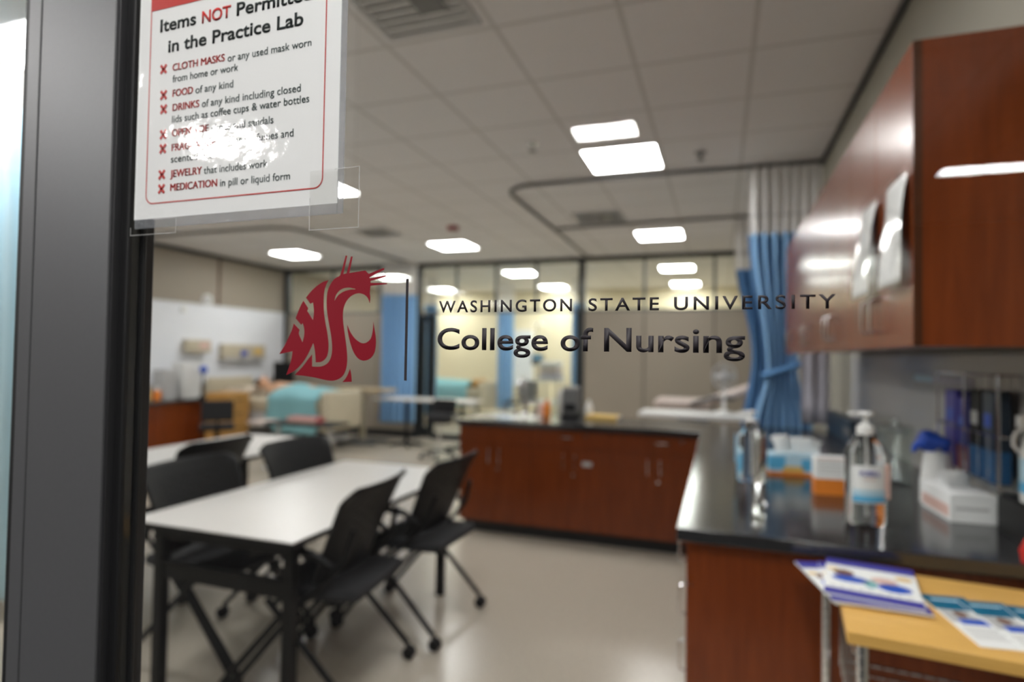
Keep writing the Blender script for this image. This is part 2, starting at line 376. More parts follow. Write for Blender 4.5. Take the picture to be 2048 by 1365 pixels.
# mullion: main cover, narrow cover on the other side of a groove, rear tube
mu = MB().box((-.6168, .378, 0), (PR-.003, .40, 2.98), 'mull').box((PR-.003, .380, 0), (PR, .40, 2.98), 'mull2').box((-.636, .378, 0), (-.6186, .40, 2.98), 'mull').box((-.6186, .381, 0), (-.6168, .40, 2.98), 'gasket')
mu.box((-.655, .386, 0), (-.636, .41, 2.98), 'gasket').box((-.63, .40, 0), (PR, .421, 2.98), 'mull2').box((-.63, .421, 0), (-.576, .47, 2.98), 'mull2')
struct(mu.build('trim_9', bevel=.0008))
w2 = MB().box((-2.2, YG-.02, 0), (-.655, YG+.08, .06), 'mull2').box((-2.2, YG-.02, 2.9), (-.655, YG+.08, 2.98), 'mull2').box((-2.2, YG-.02, .06), (-2.1, YG+.08, 2.9), 'mull2').build('window_2'); struct(w2)
MB().box((-2.1, YG+.008, .06), (-.655, YG+.016, 2.9), 'glass').build('pane', w2)
sbox('wall_front', (XL-.12, YG, 0), (-2.2, YG+.08, ZC), 'wall')
sbox('wall_front', (-2.2, YG, 2.98), (XR+.12, YG+.08, ZC), 'wall')
sbox('wall_front', (.86, YG, 0), (4.6, YG+.08, ZC), 'wall')
# lobby the photograph is taken from
sbox('ceiling', (-6, -7.3, ZC), (4.6, YG, ZC+.1), 'ceiling')
sbox('wall_lobby', (-6, -7.3, 0), (4.6, -7.18, ZC), 'lobby')
sbox('wall_lobby', (-6.1, -7.3, 0), (-6, YG, ZC), 'lobby')
sbox('wall_lobby', (4.5, -7.3, 0), (4.6, YG, ZC), 'lobby')

# ------------------------------------------------------------------ ceiling lamps
def lamp(x, y, sx, sy, label, mk, group):
    t = thing('ceiling_light', label, 'ceiling light', (x, y, ZC), 0, group)
    f = MB()
    hx, hy = sx/2, sy/2
    for a, b in (((-hx, -hy, -.012), (-hx+.02, hy, 0)), ((hx-.02, -hy, -.012), (hx, hy, 0)), ((-hx+.02, -hy, -.012), (hx-.02, -hy+.02, 0)), ((-hx+.02, hy-.02, -.012), (hx-.02, hy, 0))): f.box(a, b, 'white')
    f.build('frame', t)
    MB().box((-hx+.02, -hy+.02, -.007), (hx-.02, hy-.02, -.001), mk).build('diffuser', t)
    return t
G1 = 'square ceiling lights of the practice room'
lamp(-.74, 4.71, .595, .595, 'bright square ceiling light nearest the camera, just before the bent curtain track', 'lamp', G1)
lamp(-.74, 7.78, .595, .595, 'square ceiling light near the far partition, inside the bent curtain track', 'lamp', G1)
lamp(-3.66, 7.78, .595, .595, 'square ceiling light beneath the small red alarm', 'lamp', G1)
lamp(-6.50, 7.83, .595, .595, 'leftmost square ceiling light, above the corner of the panelled wall', 'lamp', G1)
lamp(-3.66, 4.71, .595, .595, 'square ceiling light half hidden behind the corner of the posted notice', 'lamp', G1)
lamp(-6.50, 4.71, .595, .595, 'square ceiling light hidden behind the posted notice', 'lamp', G1)
for x in (-.74, -3.66, -6.5): lamp(x, 1.65, .595, .595, 'square ceiling light close to the glazed front, above the picture', 'lamp', G1)
G2 = 'ceiling lights of the room beyond the partition'
lamp(-3.62, 10.75, .595, .595, 'ceiling light beyond the partition, left bay of the high glass, first row', 'lampfar', G2)
lamp(-.72, 10.75, .595, .595, 'ceiling light beyond the partition, right bay of the high glass, first row', 'lampfar', G2)
lamp(-6.4, 10.75, .595, .595, 'ceiling light beyond the partition seen behind the crimson emblem', 'lampfar', G2)
lamp(-6.45, 13.05, .595, .595, 'ceiling light beyond the partition, second row beside the dark post', 'lampfar', G2)
lamp(-3.6, 13.05, .595, .595, 'ceiling light beyond the partition, second row in the left bay', 'lampfar', G2)
lamp(-.7, 13.05, .595, .595, 'ceiling light beyond the partition, second row in the right bay', 'lampfar', G2)
G3 = 'ceiling lights of the lobby'
lamp(-3.55, -2.7, .6, .34, 'lobby ceiling light whose glare lies on the notice', 'lamplobby', G3)
lamp(-.77, -3.3, .46, .28, 'lobby ceiling light mirrored in the glass above the bright square light', 'lamplobby', G3)
lamp(2.15, -5.0, .9, .24, 'lobby ceiling light mirrored over the end of the wall cabinets', 'lampnear', G3)
lamp(-3.45, -1.35, .6, .6, 'lobby ceiling light mirrored beside the dark mullion', 'lamplobby', G3)
for x in (.1,): lamp(x, -.42, .6, .6, 'unseen lobby light added above the picture to brighten the notice', 'lampnear', G3)  # unseen lamp, added so the notice and cabinet ends get more light

# ------------------------------------------------------------------ things on the ceiling
def vent(x, y, s, label, dark):
    t = thing('ceiling_vent', label, 'air vent', (x, y, ZC), 0, 'air vents in the ceiling')
    f = MB(); h = s/2
    for a, b in (((-h, -h, -.012), (-h+.03, h, 0)), ((h-.03, -h, -.012), (h, h, 0)), ((-h+.03, -h, -.012), (h-.03, -h+.03, 0)), ((-h+.03, h-.03, -.012), (h-.03, h, 0))): f.box(a, b, 'lightgrey')
    f.box((-h+.03, -h+.03, -.004), (h-.03, h-.03, -.001), 'lightgrey'); f.build('frame', t)
    sl = MB()
    n = 7
    for i in range(n):
        y0 = -h+.04+i*(s-.08)/n
        sl.box((-h+.03, y0, -.011), (h-.03, y0+.03, -.007), 'white', rot=(.35,))
    sl.build('louvres', t)
    if dark: MB().box((h*.05, -h*.45, -.016), (h*.6, h*.35, -.0135), 'greyplastic').build('opening', t)
vent(-1.33, 2.32, .5, 'slatted air vent at the top edge of the ceiling', True)
vent(-1.30, 6.62, .55, 'air vent inside the bent curtain track', True)
vent(-4.25, 6.7, .5, 'air vent left of the red alarm', False)
t = thing('fire_alarm', 'small red and white fire alarm on the ceiling', 'fire alarm', (-3.14, 6.65, ZC))
MB().lathe([(.06, -.05), (.075, -.02), (.075, 0)], 'redalarm').build('body', t); MB().ball((0, 0, -.055), (.035, .035, .03), 'white').build('strobe', t)
for x, y, l in ((-1.33, 4.18, 'tiny sprinkler left of the bright near ceiling lights'), (-.15, 4.74, 'dark sprinkler right of the bright near ceiling lights')):
    t = thing('sprinkler', l, 'sprinkler', (x, y, ZC), 0, 'sprinklers in the ceiling')
    MB().lathe([(.012, -.045), (.014, -.01), (.045, -.006), (.045, 0)], 'steel' if x < -1 else 'greyplastic').build('escutcheon', t); MB().lathe([(.03, -.06), (.03, -.055)], 'greyplastic').build('deflector', t)

def track(name, pts, label):
    t = MB().tube(pts, .018, 'greyplastic', 8)
    o = t.build(name); return tag(o, label, 'curtain track', 'curtain tracks on the ceiling')
zt = ZC-.02
arc = [(-1.63-.3*math.sin(a), 5.44-.3*math.cos(a), zt) for a in [PI/2*k/8 for k in range(9)]]
track('curtain_track', [(.76, 5.16, zt), (-.4, 5.15, zt)] + arc + [(-1.94, 6.2, zt), (-1.95, 7.4, zt), (-1.98, 9.2, zt)], 'grey curtain track with a rounded bend around the near bay')
track('curtain_track', [(.9, 6.95, zt), (.2, 6.95, zt), (-1.3, 6.97, zt), (-1.9, 7.02, zt)], 'grey curtain track branching straight to the right from the bent one')
track('curtain_track', [(-7.8, 6.0, zt), (-5.4, 6.0, zt), (-5.15, 6.1, zt), (-5.07, 6.4, zt), (-5.07, 9.2, zt)], 'grey curtain track above the bed at the left')

# ------------------------------------------------------------------ curtains
def curtain(name, label, path, zt, zn, zb, folds, amp, shape=None, group=None, cloth='blue', tie=None):
    """path: two XY ends; shape(z) -> (a, b) keeps the fraction of the width used at height z"""
    a, b = Vector((*path[0], 0)), Vector((*path[1], 0)); d = b-a; nrm = Vector((-d.y, d.x, 0)).normalized()
    o = thing(name, label, 'curtain', (*((a+b)/2).xy, 0), 0, group); org = Vector((*((a+b)/2).xy, 0))
    shape = shape or (lambda z: (0, 1))
    def fn(z0, z1):
        def f(u, v):
            z = z0+(z1-z0)*v; s0, s1 = shape(z); w = (s1-s0)
            am = amp*(1+.35*math.sin(5*u+2*v))
            p = a + d*(s0+w*u) + nrm*am*math.sin(2*PI*folds*u + .5*math.sin(3*v+7*u)) + Vector((0, 0, z))
            return p-org
        return f
    MB().grid(fn(zt, zn), folds*10, 6, 'net').build('net_header', o)
    MB().grid(fn(zn, zb), folds*10, 40, cloth).build('cloth', o, solid=.003)
    if tie:
        s0, s1 = shape(tie); c = a+d*((s0+s1)/2)-org; rx = d.length*(s1-s0)/2+.02
        ang = math.atan2(d.y, d.x)
        pts = [Vector((c.x+rx*math.cos(q)*math.cos(ang)-(amp*1.6+.02)*math.sin(q)*math.sin(ang), c.y+rx*math.cos(q)*math.sin(ang)+(amp*1.6+.02)*math.sin(q)*math.cos(ang), tie+.05*math.cos(q))) for q in [2*PI*k/24 for k in range(25)]]
        MB().tube(pts, .022, 'bluedeep', 8).build('tieback', o)
    return o
def sm(a, b, t): t = max(0, min(1, t)); t = t*t*(3-2*t); return a+(b-a)*t
def shp1(z):
    if z > 1.38: k = (2.5-z)/(2.5-1.38); return (sm(.06, .30, k), sm(.98, .72, k))
    k = (1.38-z)/.45; return (sm(.30, .12, k), sm(.72, .92, k))
GC = 'blue privacy curtains'
curtain('privacy_curtain', 'blue curtain with white net top, gathered by a tie at the end of the worktop', ((.18, 5.17), (.74, 5.17)), 3.02, 2.48, .12, 7, .035, shp1, GC, tie=1.38)
def shp2(z):
    if z > 1.5: k = (2.6-z)/1.1; return (sm(.0, .28, k), sm(1, .7, k))
    k = (1.5-z)/.9; return (sm(.28, .1, k), sm(.7, .9, k))
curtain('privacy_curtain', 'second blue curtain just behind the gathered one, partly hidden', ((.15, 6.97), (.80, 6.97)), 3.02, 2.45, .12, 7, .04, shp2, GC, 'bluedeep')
curtain('privacy_curtain', 'blue curtain bunched beside the dark post of the far partition', ((-5.42, 8.72), (-4.83, 8.86)), 3.02, 2.46, .30, 6, .05, None, GC)
curtain('privacy_curtain', 'pale blue curtain seen through the narrow pane left of the mullion', ((-4.4, 2.1), (-3.0, 2.1)), 3.02, 2.75, .12, 12, .04, None, GC, 'paleblue')
curtain('privacy_curtain', 'blue curtain beyond the glass bay, left of the white equipment', ((-4.56, 12.0), (-4.2, 12.05)), 3.02, 2.42, .3, 4, .04, None, GC)
curtain('privacy_curtain', 'narrow blue curtain beyond the glass bay, right beside the dark door', ((-5.6, 10.6), (-5.3, 10.6)), 3.02, 2.45, .3, 3, .04, None, GC)
curtain('privacy_curtain', 'blue curtain beyond the glass bay, behind the middle dark post', ((-2.72, 11.2), (-2.42, 11.2)), 3.02, 2.5, .9, 4, .04, None, GC)
o = MB().grid(lambda u, v: Vector((.60+.20*u, 5.10+.012*math.sin(14*u), 1.9-.93*v)), 16, 6, 'lilac').build('hanging_gown', solid=.008)
tag(o, 'pale lilac cloth hanging beside the gathered blue curtain', 'gown')

# ------------------------------------------------------------------ cabinets
def pull(name, p, axis, length, out, parent, m='chrome'):
    """a D-shaped pull; axis 'Z' or 'X'/'Y' along the bar, out = vector it stands off"""
    p = Vector(p); o = Vector(out); d = {'X': Vector((1, 0, 0)), 'Y': Vector((0, 1, 0)), 'Z': Vector((0, 0, 1))}[axis]*length/2
    pts = [p-d, p-d+o*.75, p-d*.85+o, p+d*.85+o, p+d+o*.75, p+d]
    return MB().tube(pts, .005, m, 8).build(name, parent)
def lock(p, out, parent):
    p = Vector(p); o = Vector(out)
    return MB().tube([p, p+o*.01], .010, 'chrome', 12).build('lock', parent)

GB = 'base cabinets of the sink counter'
units = [(-2.04, -1.42, 'sink base cabinet at the free end of the cross counter, without a drawer', False),
         (-1.42, -.785, 'middle base cabinet of the cross counter with a drawer above two doors', True),
         (-.785, -.13, 'cross counter base cabinet in the inner corner, drawer above two doors', True)]
for x0, x1, lab, drawer in units:
    yb, yf = 5.14, 4.535
    t = thing('base_cabinet', lab, 'cabinet', ((x0+x1)/2, yf, 0), 0, GB); w = (x1-x0)/2; g = .0025
    MB().box((-w, .02, .10), (w, yb-yf, .888), 'wood').build('body', t)
    MB().box((-w+(.02 if x0 < -2 else 0), .07, 0), (w, .12, .10), 'toe').build('toe_kick', t)
    dr = MB().box((-w+g, 0, .742), (w-g, .02, .882), 'wood').build('drawer_front' if drawer else 'blank_panel', t, bevel=.002)
    if drawer:
        pull('pull', (-.02 if x0 < -1 else .06, 0, .825), 'X', .10, (0, -.028, 0), dr); lock((.13 if x0 < -1 else .2, 0, .845), (0, -1, 0), dr)
    for s in (-1, 1):
        a, b = (-w+g, -g/2) if s < 0 else (g/2, w-g)
        d = MB().box((a, 0, .104), (b, .02, .737), 'wood').build('door', t, bevel=.002)
        pull('pull', (s*.045, 0, .64), 'Z', .11, (0, -.028, 0), d)
        if s > 0: lock((.03, 0, .535), (0, -1, 0), d)
    if x0 < -1 and drawer: MB().box((.10, -.001, .61), (.175, 0, .645), 'lightgrey').build('name_plate', t)
# corner run along the right wall: the end panel faces the camera, the fronts face left
t = thing('base_cabinet', 'tall dark end panel and drawer stack under the near end of the black worktop', 'cabinet', (-.097, 1.985, 0), 0, 'base cabinets along the right wall')
MB().box((.02, 0, 0), (1.04, .02, .888), 'wood').build('end_panel', t); MB().box((.02, .02, .10), (1.04, .62, .888), 'wood').build('body', t); MB().box((.07, .02, 0), (.12, .62, .1), 'toe').build('toe_kick', t)
for z0, z1 in ((.742, .882), (.53, .737), (.32, .525), (.104, .315)):
    d = MB().box((0, .003, z0), (.02, .617, z1), 'wood').build('drawer_front', t, bevel=.002)
    zz = {.742: .81, .53: .63, .32: .44, .104: .24}[z0]
    pull('pull', (0, .16, zz), 'Z', .10, (-.03, 0, 0), d)
for i, (y0, lab) in enumerate(((2.61, 'second base cabinet from the near end of the long worktop, two doors'), (3.24, 'third base cabinet from the near end of the long worktop, two doors'), (3.87, 'corner base cabinet of the long worktop, in the shade of the inner corner'))):
    t = thing('base_cabinet', lab, 'cabinet', (-.097, y0, 0), 0, 'base cabinets along the right wall'); L = .625
    MB().box((.02, 0, .10), (1.04, L, .888), 'wood').build('body', t); MB().box((.07, 0, 0), (.12, L, .1), 'toe').build('toe_kick', t)
    for k in (0, 1):
        d = MB().box((0, k*L/2+.002, .104), (.02, (k+1)*L/2-.002, .882), 'wood').build('door', t, bevel=.002); pull('pull', (0, L/2+(.05 if k else -.05), .78), 'Z', .1, (-.028, 0, 0), d)
# worktop, one L-shaped slab
o = MB().prism([(-.125, 1.93), (.946, 1.93), (.946, 5.09), (-.2, 5.09), (-.2, 5.2), (-2.075, 5.2), (-2.075, 4.495), (-.125, 4.495)], .89, .93, 'worktop').build('worktop', bevel=.003)
tag(o, 'black L-shaped worktop on the cherry base cabinets', 'worktop')

# wall cabinets
GW = 'cherry wall cabinets on the right wall'
wl = ['nearest cherry wall cabinet, its end panel facing the glass', 'second cherry wall cabinet from the glass', 'third cherry wall cabinet from the glass', 'farthest cherry wall cabinet, next to the blue curtain']
for i in range(4):
    y0 = 1.74+i*.762; L = .762
    t = thing('wall_cabinet', wl[i], 'cabinet', (.46, y0, 1.50), 0, GW)
    if i == 0:
        MB().box((.02, 0, 0), (.485, .02, .78), 'wood').box((.0, 0, 0), (.02, .004, .78), 'wooddark').build('end_panel', t)
    MB().box((.02, .02 if i == 0 else 0, .015), (.485, L, .78), 'wood').build('body', t)
    for k in (0, 1):
        d = MB().box((0, k*L/2+(.005 if i+k == 0 else .0015), 0), (.019, (k+1)*L/2-.0015, .78), 'wood').build('door', t, bevel=.0015)
        pull('pull', (0, L/2+(.055 if k else -.055), .10), 'Z', .10, (-.028, 0, 0), d, 'steel')
# papers in clear sleeves taped to the cabinet doors
def sleeve(y0, y1, z0, z1, label, lift):
    t = thing('paper_notice', label, 'paper notice', (.455, (y0+y1)/2, (z0+z1)/2), 0, 'papers taped to the wall cabinet doors')
    h, w = (z1-z0)/2, (y1-y0)/2
    f = lambda off, e: (lambda u, v: Vector((-off-lift*math.sin(PI*v)*.4-lift*v*v-.004*math.sin(5*v+3*u), (u*2-1)*(w+e), h+e-(2*h+2*e)*v)))
    MB().grid(f(.003, 0), 8, 12, 'paper').build('sheet', t, solid=.0006)
    MB().grid(f(.006, .012), 8, 12, 'film').build('sleeve', t)
sleeve(1.76, 1.955, 1.665, 1.95, 'white sheet in a shiny sleeve on the nearest cabinet door', .02)
sleeve(2.07, 2.26, 1.665, 1.955, 'white sheet in a shiny sleeve on the cabinet door beyond the first sheet', .03)

# ------------------------------------------------------------------ things on the worktop
K = .93
def pump_bottle(x, y, w, d, h, label, full, rz=0):
    t = thing('pump_bottle', label, 'pump bottle', (x, y, K), rz, 'clear pump bottles on the worktop')
    s = d/w; r = w/2
    MB().lathe([(r*.9, 0), (r, .01), (r, h*.60), (r*.92, h*.68), (r*.62, h*.77), (.022, h*.80), (.020, h*.83)], 'gel' if full else 'clearpl', n=28, sy=s).build('body', t)
    MB().lathe([(.026, h*.80), (.026, h*.87), (.012, h*.89), (.008, h*.90), (.008, h*.965)], 'white', n=18).build('pump_collar', t)
    MB().lathe([(.020, h*.965), (.024, h*.975), (.020, h)], 'white', n=16).box((-.052, -.008, h*.967), (0, .008, h*.995), 'white').build('pump_head', t, bevel=.002)
    MB().tube([(0, 0, h*.82), (0, 0, .03)], .004, 'white', 8).build('dip_tube', t)
    return t
b = pump_bottle(.450, 2.21, .125, .075, .365, 'large clear sanitizer bottle with a blue and white label, nearest on the worktop', True, .2)
lb = MB().grid(lambda u, v: Vector((.0635*math.sin((u-.5)*1.75), -.0385*math.cos((u-.5)*1.75)-.0006, .195-.12*v)), 14, 1, 'paper')
lb.build('label', b)
lb = MB()
def band(z0, z1, m, a0=0, a1=1, e=.0012): lb.grid(lambda u, v: Vector((.0642*math.sin((a0+(a1-a0)*u-.5)*1.75), -.0390*math.cos((a0+(a1-a0)*u-.5)*1.75)-e, z0+(z1-z0)*v)), 10, 1, m)
band(.079, .098, 'sky'); band(.098, .118, 'skylight'); lb.build('label_band', b)
lb = MB(); band(.150, .154, 'salmon', .3, .62, .0014); lb.build('label_mark', b)
sanit = b
MB().box((.046, -.030, .09), (.060, -.024, .20), 'salmon').build('side_sticker', b)
b = pump_bottle(.132, 2.80, .13, .10, .305, 'clear pump bottle with a chrome cap near the left edge of the worktop', True)
MB().lathe([(.026, .232), (.029, .24), (.027, .262), (.012, .268)], 'chrome').build('cap', b); MB().box((-.066, -.02, .08), (-.062, .02, .20), 'sky').build('label', b)
# tissue boxes
def tissue_box(x, y, w, d, h, rz, label, ms, tuft, grp):
    t = thing('tissue_box', label, 'tissue box', (x, y, K), rz, grp)
    MB().box((-w/2, -d/2, 0), (w/2, d/2, h), ms[0]).build('carton', t, bevel=.002)
    p = MB()
    for (x0, x1, z0, z1, m) in ms[1]: p.box((x0*w, -d/2-.0006, z0*h), (x1*w, -d/2, z1*h), m)
    for (y0, y1, z0, z1, m) in ms[2]: p.box((-w/2-.0006, y0*d, z0*h), (-w/2, y1*d, z1*h), m)
    p.build('print', t)
    tf = MB()
    for (tx, ty, ta, th, tw) in tuft:
        tf.grid(lambda u, v: Vector((tx+tw*(u-.5)*math.cos(ta)*(1+.4*v)+.012*math.sin(9*u+3*v), ty+tw*(u-.5)*math.sin(ta)+.014*math.sin(7*u+1)*v, h-.01+(th+.01)*v*(1-.25*(u-.5)**2*4))), 14, 8, 'paper')
    tf.build('tissue', t, solid=.002)
    return t
tissue_box(.325, 3.06, .23, .12, .095, .12, 'blue patterned tissue box with white tissues behind the orange box', ('skylight', [(-.5, .5, 0, .16, 'orange'), (-.5, -.2, .3, .9, 'sky'), (.1, .5, .25, .8, 'sky'), (-.25, .15, .16, .45, 'yellow')], [(-.5, .5, .0, .2, 'orange'), (-.5, .5, .4, .9, 'sky')]),
           [(-.045, 0, .15, .085, .075), (.05, .01, -.1, .075, .13)], 'tissue boxes on the worktop')
o = thing('medicine_box', 'small white carton with an orange lower half beside the sanitizer bottle', 'box', (.415, 2.66, K), .1)
MB().box((-.058, -.03, .062), (.058, .03, .148), 'paper').build('carton', o, bevel=.0015); MB().box((-.0585, -.0305, 0), (.0585, .0305, .062), 'orange').build('lower_band', o)
p = MB()
for z in (.125, .112, .10, .085): p.box((-.045, -.0307, z), (.04, -.030, z+.004), 'lightgrey')
p.build('print', o); MB().box((-.05, -.031, .138), (.05, -.03, .143), 'salmon').build('stripe', o)
tissue_box(.786, 2.478, .138, .25, .095, .06, 'white tissue box with pale pink print at the right of the sanitizer bottle', ('paper', [(-.4, .3, .45, .55, 'lightgrey')], [(-.45, .45, .15, .55, 'salmon')]),
           [(.0, .0, .3, .06, .09), (-.03, .02, 1.4, .045, .07)], 'tissue boxes on the worktop')
# clear bin
t = thing('clear_canister', 'tall clear plastic canister behind the sanitizer bottle', 'canister', (.72, 2.99, K))
MB().lathe([(.062, 0), (.066, .008), (.068, .22), (.070, .225)], 'clearpl', n=28).build('body', t); MB().lathe([(.072, .226), (.072, .25), (.02, .262), (.016, .285), (.0, .29)], 'clearpl', n=28).build('lid', t)
# cups
G = 'stacked paper cups'
for k in range(5):
    o = MB().lathe([(.042, 0), (.055, .115), (.058, .118), (.054, .116), (.040, .004)], 'white', c=(0, 0, 0), n=24).build('paper_cup'); o.location = (.783, 2.672, K+.19-k*.018); o.rotation_euler = (PI, 0, 0)
    tag(o, ['topmost upside-down white cup of the stack behind the white tissue box', 'second cup from the top of the upside-down stack', 'third cup from the top of the upside-down stack', 'fourth cup from the top of the upside-down stack', 'lowest cup of the upside-down stack'][k], 'cup', G)
gm = MB().ball((0, 0, 0), (.060, .05, .035), 'royal', 20)
for v in gm.bm.verts: v.co *= 1+.22*math.sin(60*v.co.x+2)*math.cos(70*v.co.y)+.15*math.sin(90*v.co.z+40*v.co.x)
gm.tube([(.02, 0, .0), (.05, .0, -.03), (.055, .0, -.075)], [.02, .014, .01], 'royal', 8).tube([(-.03, 0, .0), (-.055, .0, -.02), (-.06, 0, -.05)], [.02, .014, .008], 'royal', 8)
o = gm.build('blue_glove', subsurf=1); o.location = (.765, 2.672, K+.228); tag(o, 'crumpled bright blue glove lying on the stacked white cups', 'glove')
# black box with a spray bottle on it
o = MB().box((.835, 2.02, K), (.935, 2.30, 1.045), 'black').box((.842, 2.03, 1.045), (.928, 2.29, 1.05), 'black').build('dark_bin', bevel=.008); tag(o, 'black box at the right edge of the worktop', 'box')
t = thing('spray_bottle', 'tall white and blue spray bottle cut by the right edge', 'spray bottle', (.885, 2.16, 1.05))
MB().lathe([(.042, 0), (.044, .01), (.044, .15), (.03, .19), (.014, .205), (.014, .22)], 'white', n=20).build('body', t); MB().lathe([(.0445, .03), (.0445, .13)], 'skylight', n=20).lathe([(.0450, .03), (.0450, .06)], 'sky', n=20).build('label', t)
MB().box((-.05, -.012, .22), (.025, .012, .255), 'white').tube([(-.03, 0, .225), (-.058, 0, .20), (-.062, 0, .17), (-.05, 0, .15), (-.036, 0, .16)], .005, 'white').build('trigger_head', t, bevel=.003)
# wall rack
t = thing('wire_rack', 'chrome wire rack on the wall holding bright packets', 'rack', (XR-.013, 2.62, 1.02))
def rack_wires():
    m = MB(); d = -.09
    for z in (.03, .20, .40):
        m.tube([(0, -.30, z), (d, -.30, z), (d, .26, z), (0, .26, z)], .0035, 'chrome', 8)
    for y in [-.30+.08*k for k in range(8)]:
        m.tube([(0, y, .40), (-.0, y, .03), (d, y, .03), (d, y, .20)], .002, 'chrome', 6)
    for y in (-.30, -.02, .26): m.tube([(d, y, .03), (d, y, .40)], .0045, 'chrome', 8)
    return m
rack_wires().build('wire_frame', t)
for (y, w, h, ms, l) in ((.17, .11, .30, ('violet', 'purple'), 'purple packet at the left end of the wire rack'), (.045, .10, .27, ('purple', 'redsoft'), 'purple and dark red packet second in the wire rack'), (-.07, .09, .31, ('black', 'bluedark'), 'black packet with a blue foot in the wire rack'), (-.18, .09, .31, ('navy', 'bluedark'), 'navy packet at the right of the wire rack')):
    o = thing('packet', l, 'packet', (XR-.060, 2.62+y, 1.056), 0, 'packets in the wire rack')
    MB().box((-.03, -w/2, h*.35), (.02, w/2, h), ms[0]).build('upper_half', o, bevel=.004); MB().box((-.031, -w/2, 0), (.021, w/2, h*.35), ms[1]).build('lower_half', o, bevel=.004)
    MB().box((-.0315, -w*.3, h*.6), (-.030, w*.3, h*.75), 'royal' if ms[0] != 'black' else 'lightgrey').build('print', o)
# strip painting a reflection on the glossy panel, navy box at its far end
o = MB().box((XR-.016, 2.78, 1.36), (XR-.0125, 3.52, 1.40), 'lilac').box((XR-.0165, 3.25, 1.365), (XR-.016, 3.52, 1.395), 'skylight').build('reflection_strip'); tag(o, 'narrow pink and blue strip painting a reflection on the wall under the cabinets', 'notice')
t = thing('navy_box', 'dark navy box standing at the back of the worktop', 'box', (.80, 4.62, K)); MB().box((-.03, -.42, 0), (.03, .42, .155), 'navy').build('case', t, bevel=.004); MB().box((-.031, -.40, .05), (-.03, -.2, .10), 'greyplastic').build('grey_patch', t)

# ---- cross counter: sink, tap, bottles, appliance, folder
t = thing('sink', 'stainless steel sink set into the free end of the cross counter', 'sink', (-1.70, 4.86, K))
rim = MB()
for a, b in (((-.28, -.24, 0), (.28, -.20, .006)), ((-.28, .17, 0), (.28, .26, .006)), ((-.28, -.20, 0), (-.24, .17, .006)), ((.24, -.20, 0), (.28, .17, .006))): rim.box(a, b, 'steel')
rim.build('rim', t, bevel=.002)
MB().box((-.24, -.20, -.001), (.24, .17, .001), 'steel').build('bowl', t)
t = thing('tap', 'tall chrome gooseneck tap behind the sink', 'tap', (-1.66, 5.09, K))
MB().lathe([(.03, 0), (.03, .012), (.016, .02), (.016, .05)], 'chrome').build('base', t)
MB().tube([(0, 0, .05), (0, 0, .24)] + [(0, -.085+.085*math.cos(a), .24+.085*math.sin(a)) for a in [PI*k/10 for k in range(11)]] + [(0, -.17, .19)], .011, 'chrome', 12).build('spout', t)
for s in (-1, 1): MB().lathe([(.018, 0), (.012, .05)], 'chrome', c=(s*.09, 0, 0)).box((s*.09-.03, -.006, .05), (s*.09+.03, .006, .06), 'chrome').build('handle', t)
def small_bottle(x, y, r, h, m, cap, label, name='bottle'):
    t = thing(name, label, 'bottle', (x, y, K), 0, 'small bottles around the sink')
    MB().lathe([(r*.95, 0), (r, .006), (r, h*.65), (r*.45, h*.8), (r*.4, h*.84)], m, n=18).build('body', t); MB().lathe([(r*.5, h*.84), (r*.5, h)], cap, n=14).build('cap', t)
small_bottle(-1.43, 5.02, .035, .15, 'orange', 'orange', 'orange bottle at the right of the sink')
small_bottle(-1.36, 5.10, .038, .19, 'clearpl', 'chrome', 'clear bottle with a shiny cap between sink and grey dispenser')
small_bottle(-1.51, 5.12, .03, .13, 'salmon', 'white', 'pinkish bottle right behind the sink corner')
t = thing('towel_dispenser', 'grey rounded paper towel dispenser standing on the cross counter', 'dispenser', (-1.22, 5.06, K))
MB().box((-.075, -.06, .02), (.075, .06, .27), 'greyplastic').build('housing', t, bevel=.03, seg=4); MB().box((-.08, -.065, 0), (.08, .065, .02), 'black').build('base', t); MB().box((-.05, -.0615, .06), (.05, -.06, .12), 'black').build('slot', t); MB().box((-.11, -.03, .0), (-.08, .05, .24), 'white').build('side_tray', t, bevel=.01)
t = thing('soap_bottle', 'small white rounded bottle right of the grey dispenser', 'bottle', (-1.075, 5.10, K)); MB().lathe([(.028, 0), (.034, .02), (.036, .07), (.025, .12), (.01, .14)], 'white').build('body', t); MB().lathe([(.012, .14), (.012, .155)], 'white').build('cap', t)
o = MB().box((-1.08, 4.99, K), (-.81, 5.17, K+.03), 'yellow').box((-1.075, 4.995, K+.004), (-.805, 5.175, K+.026), 'paper').build('folder', bevel=.002); tag(o, 'flat yellow folder on the cross counter', 'folder')

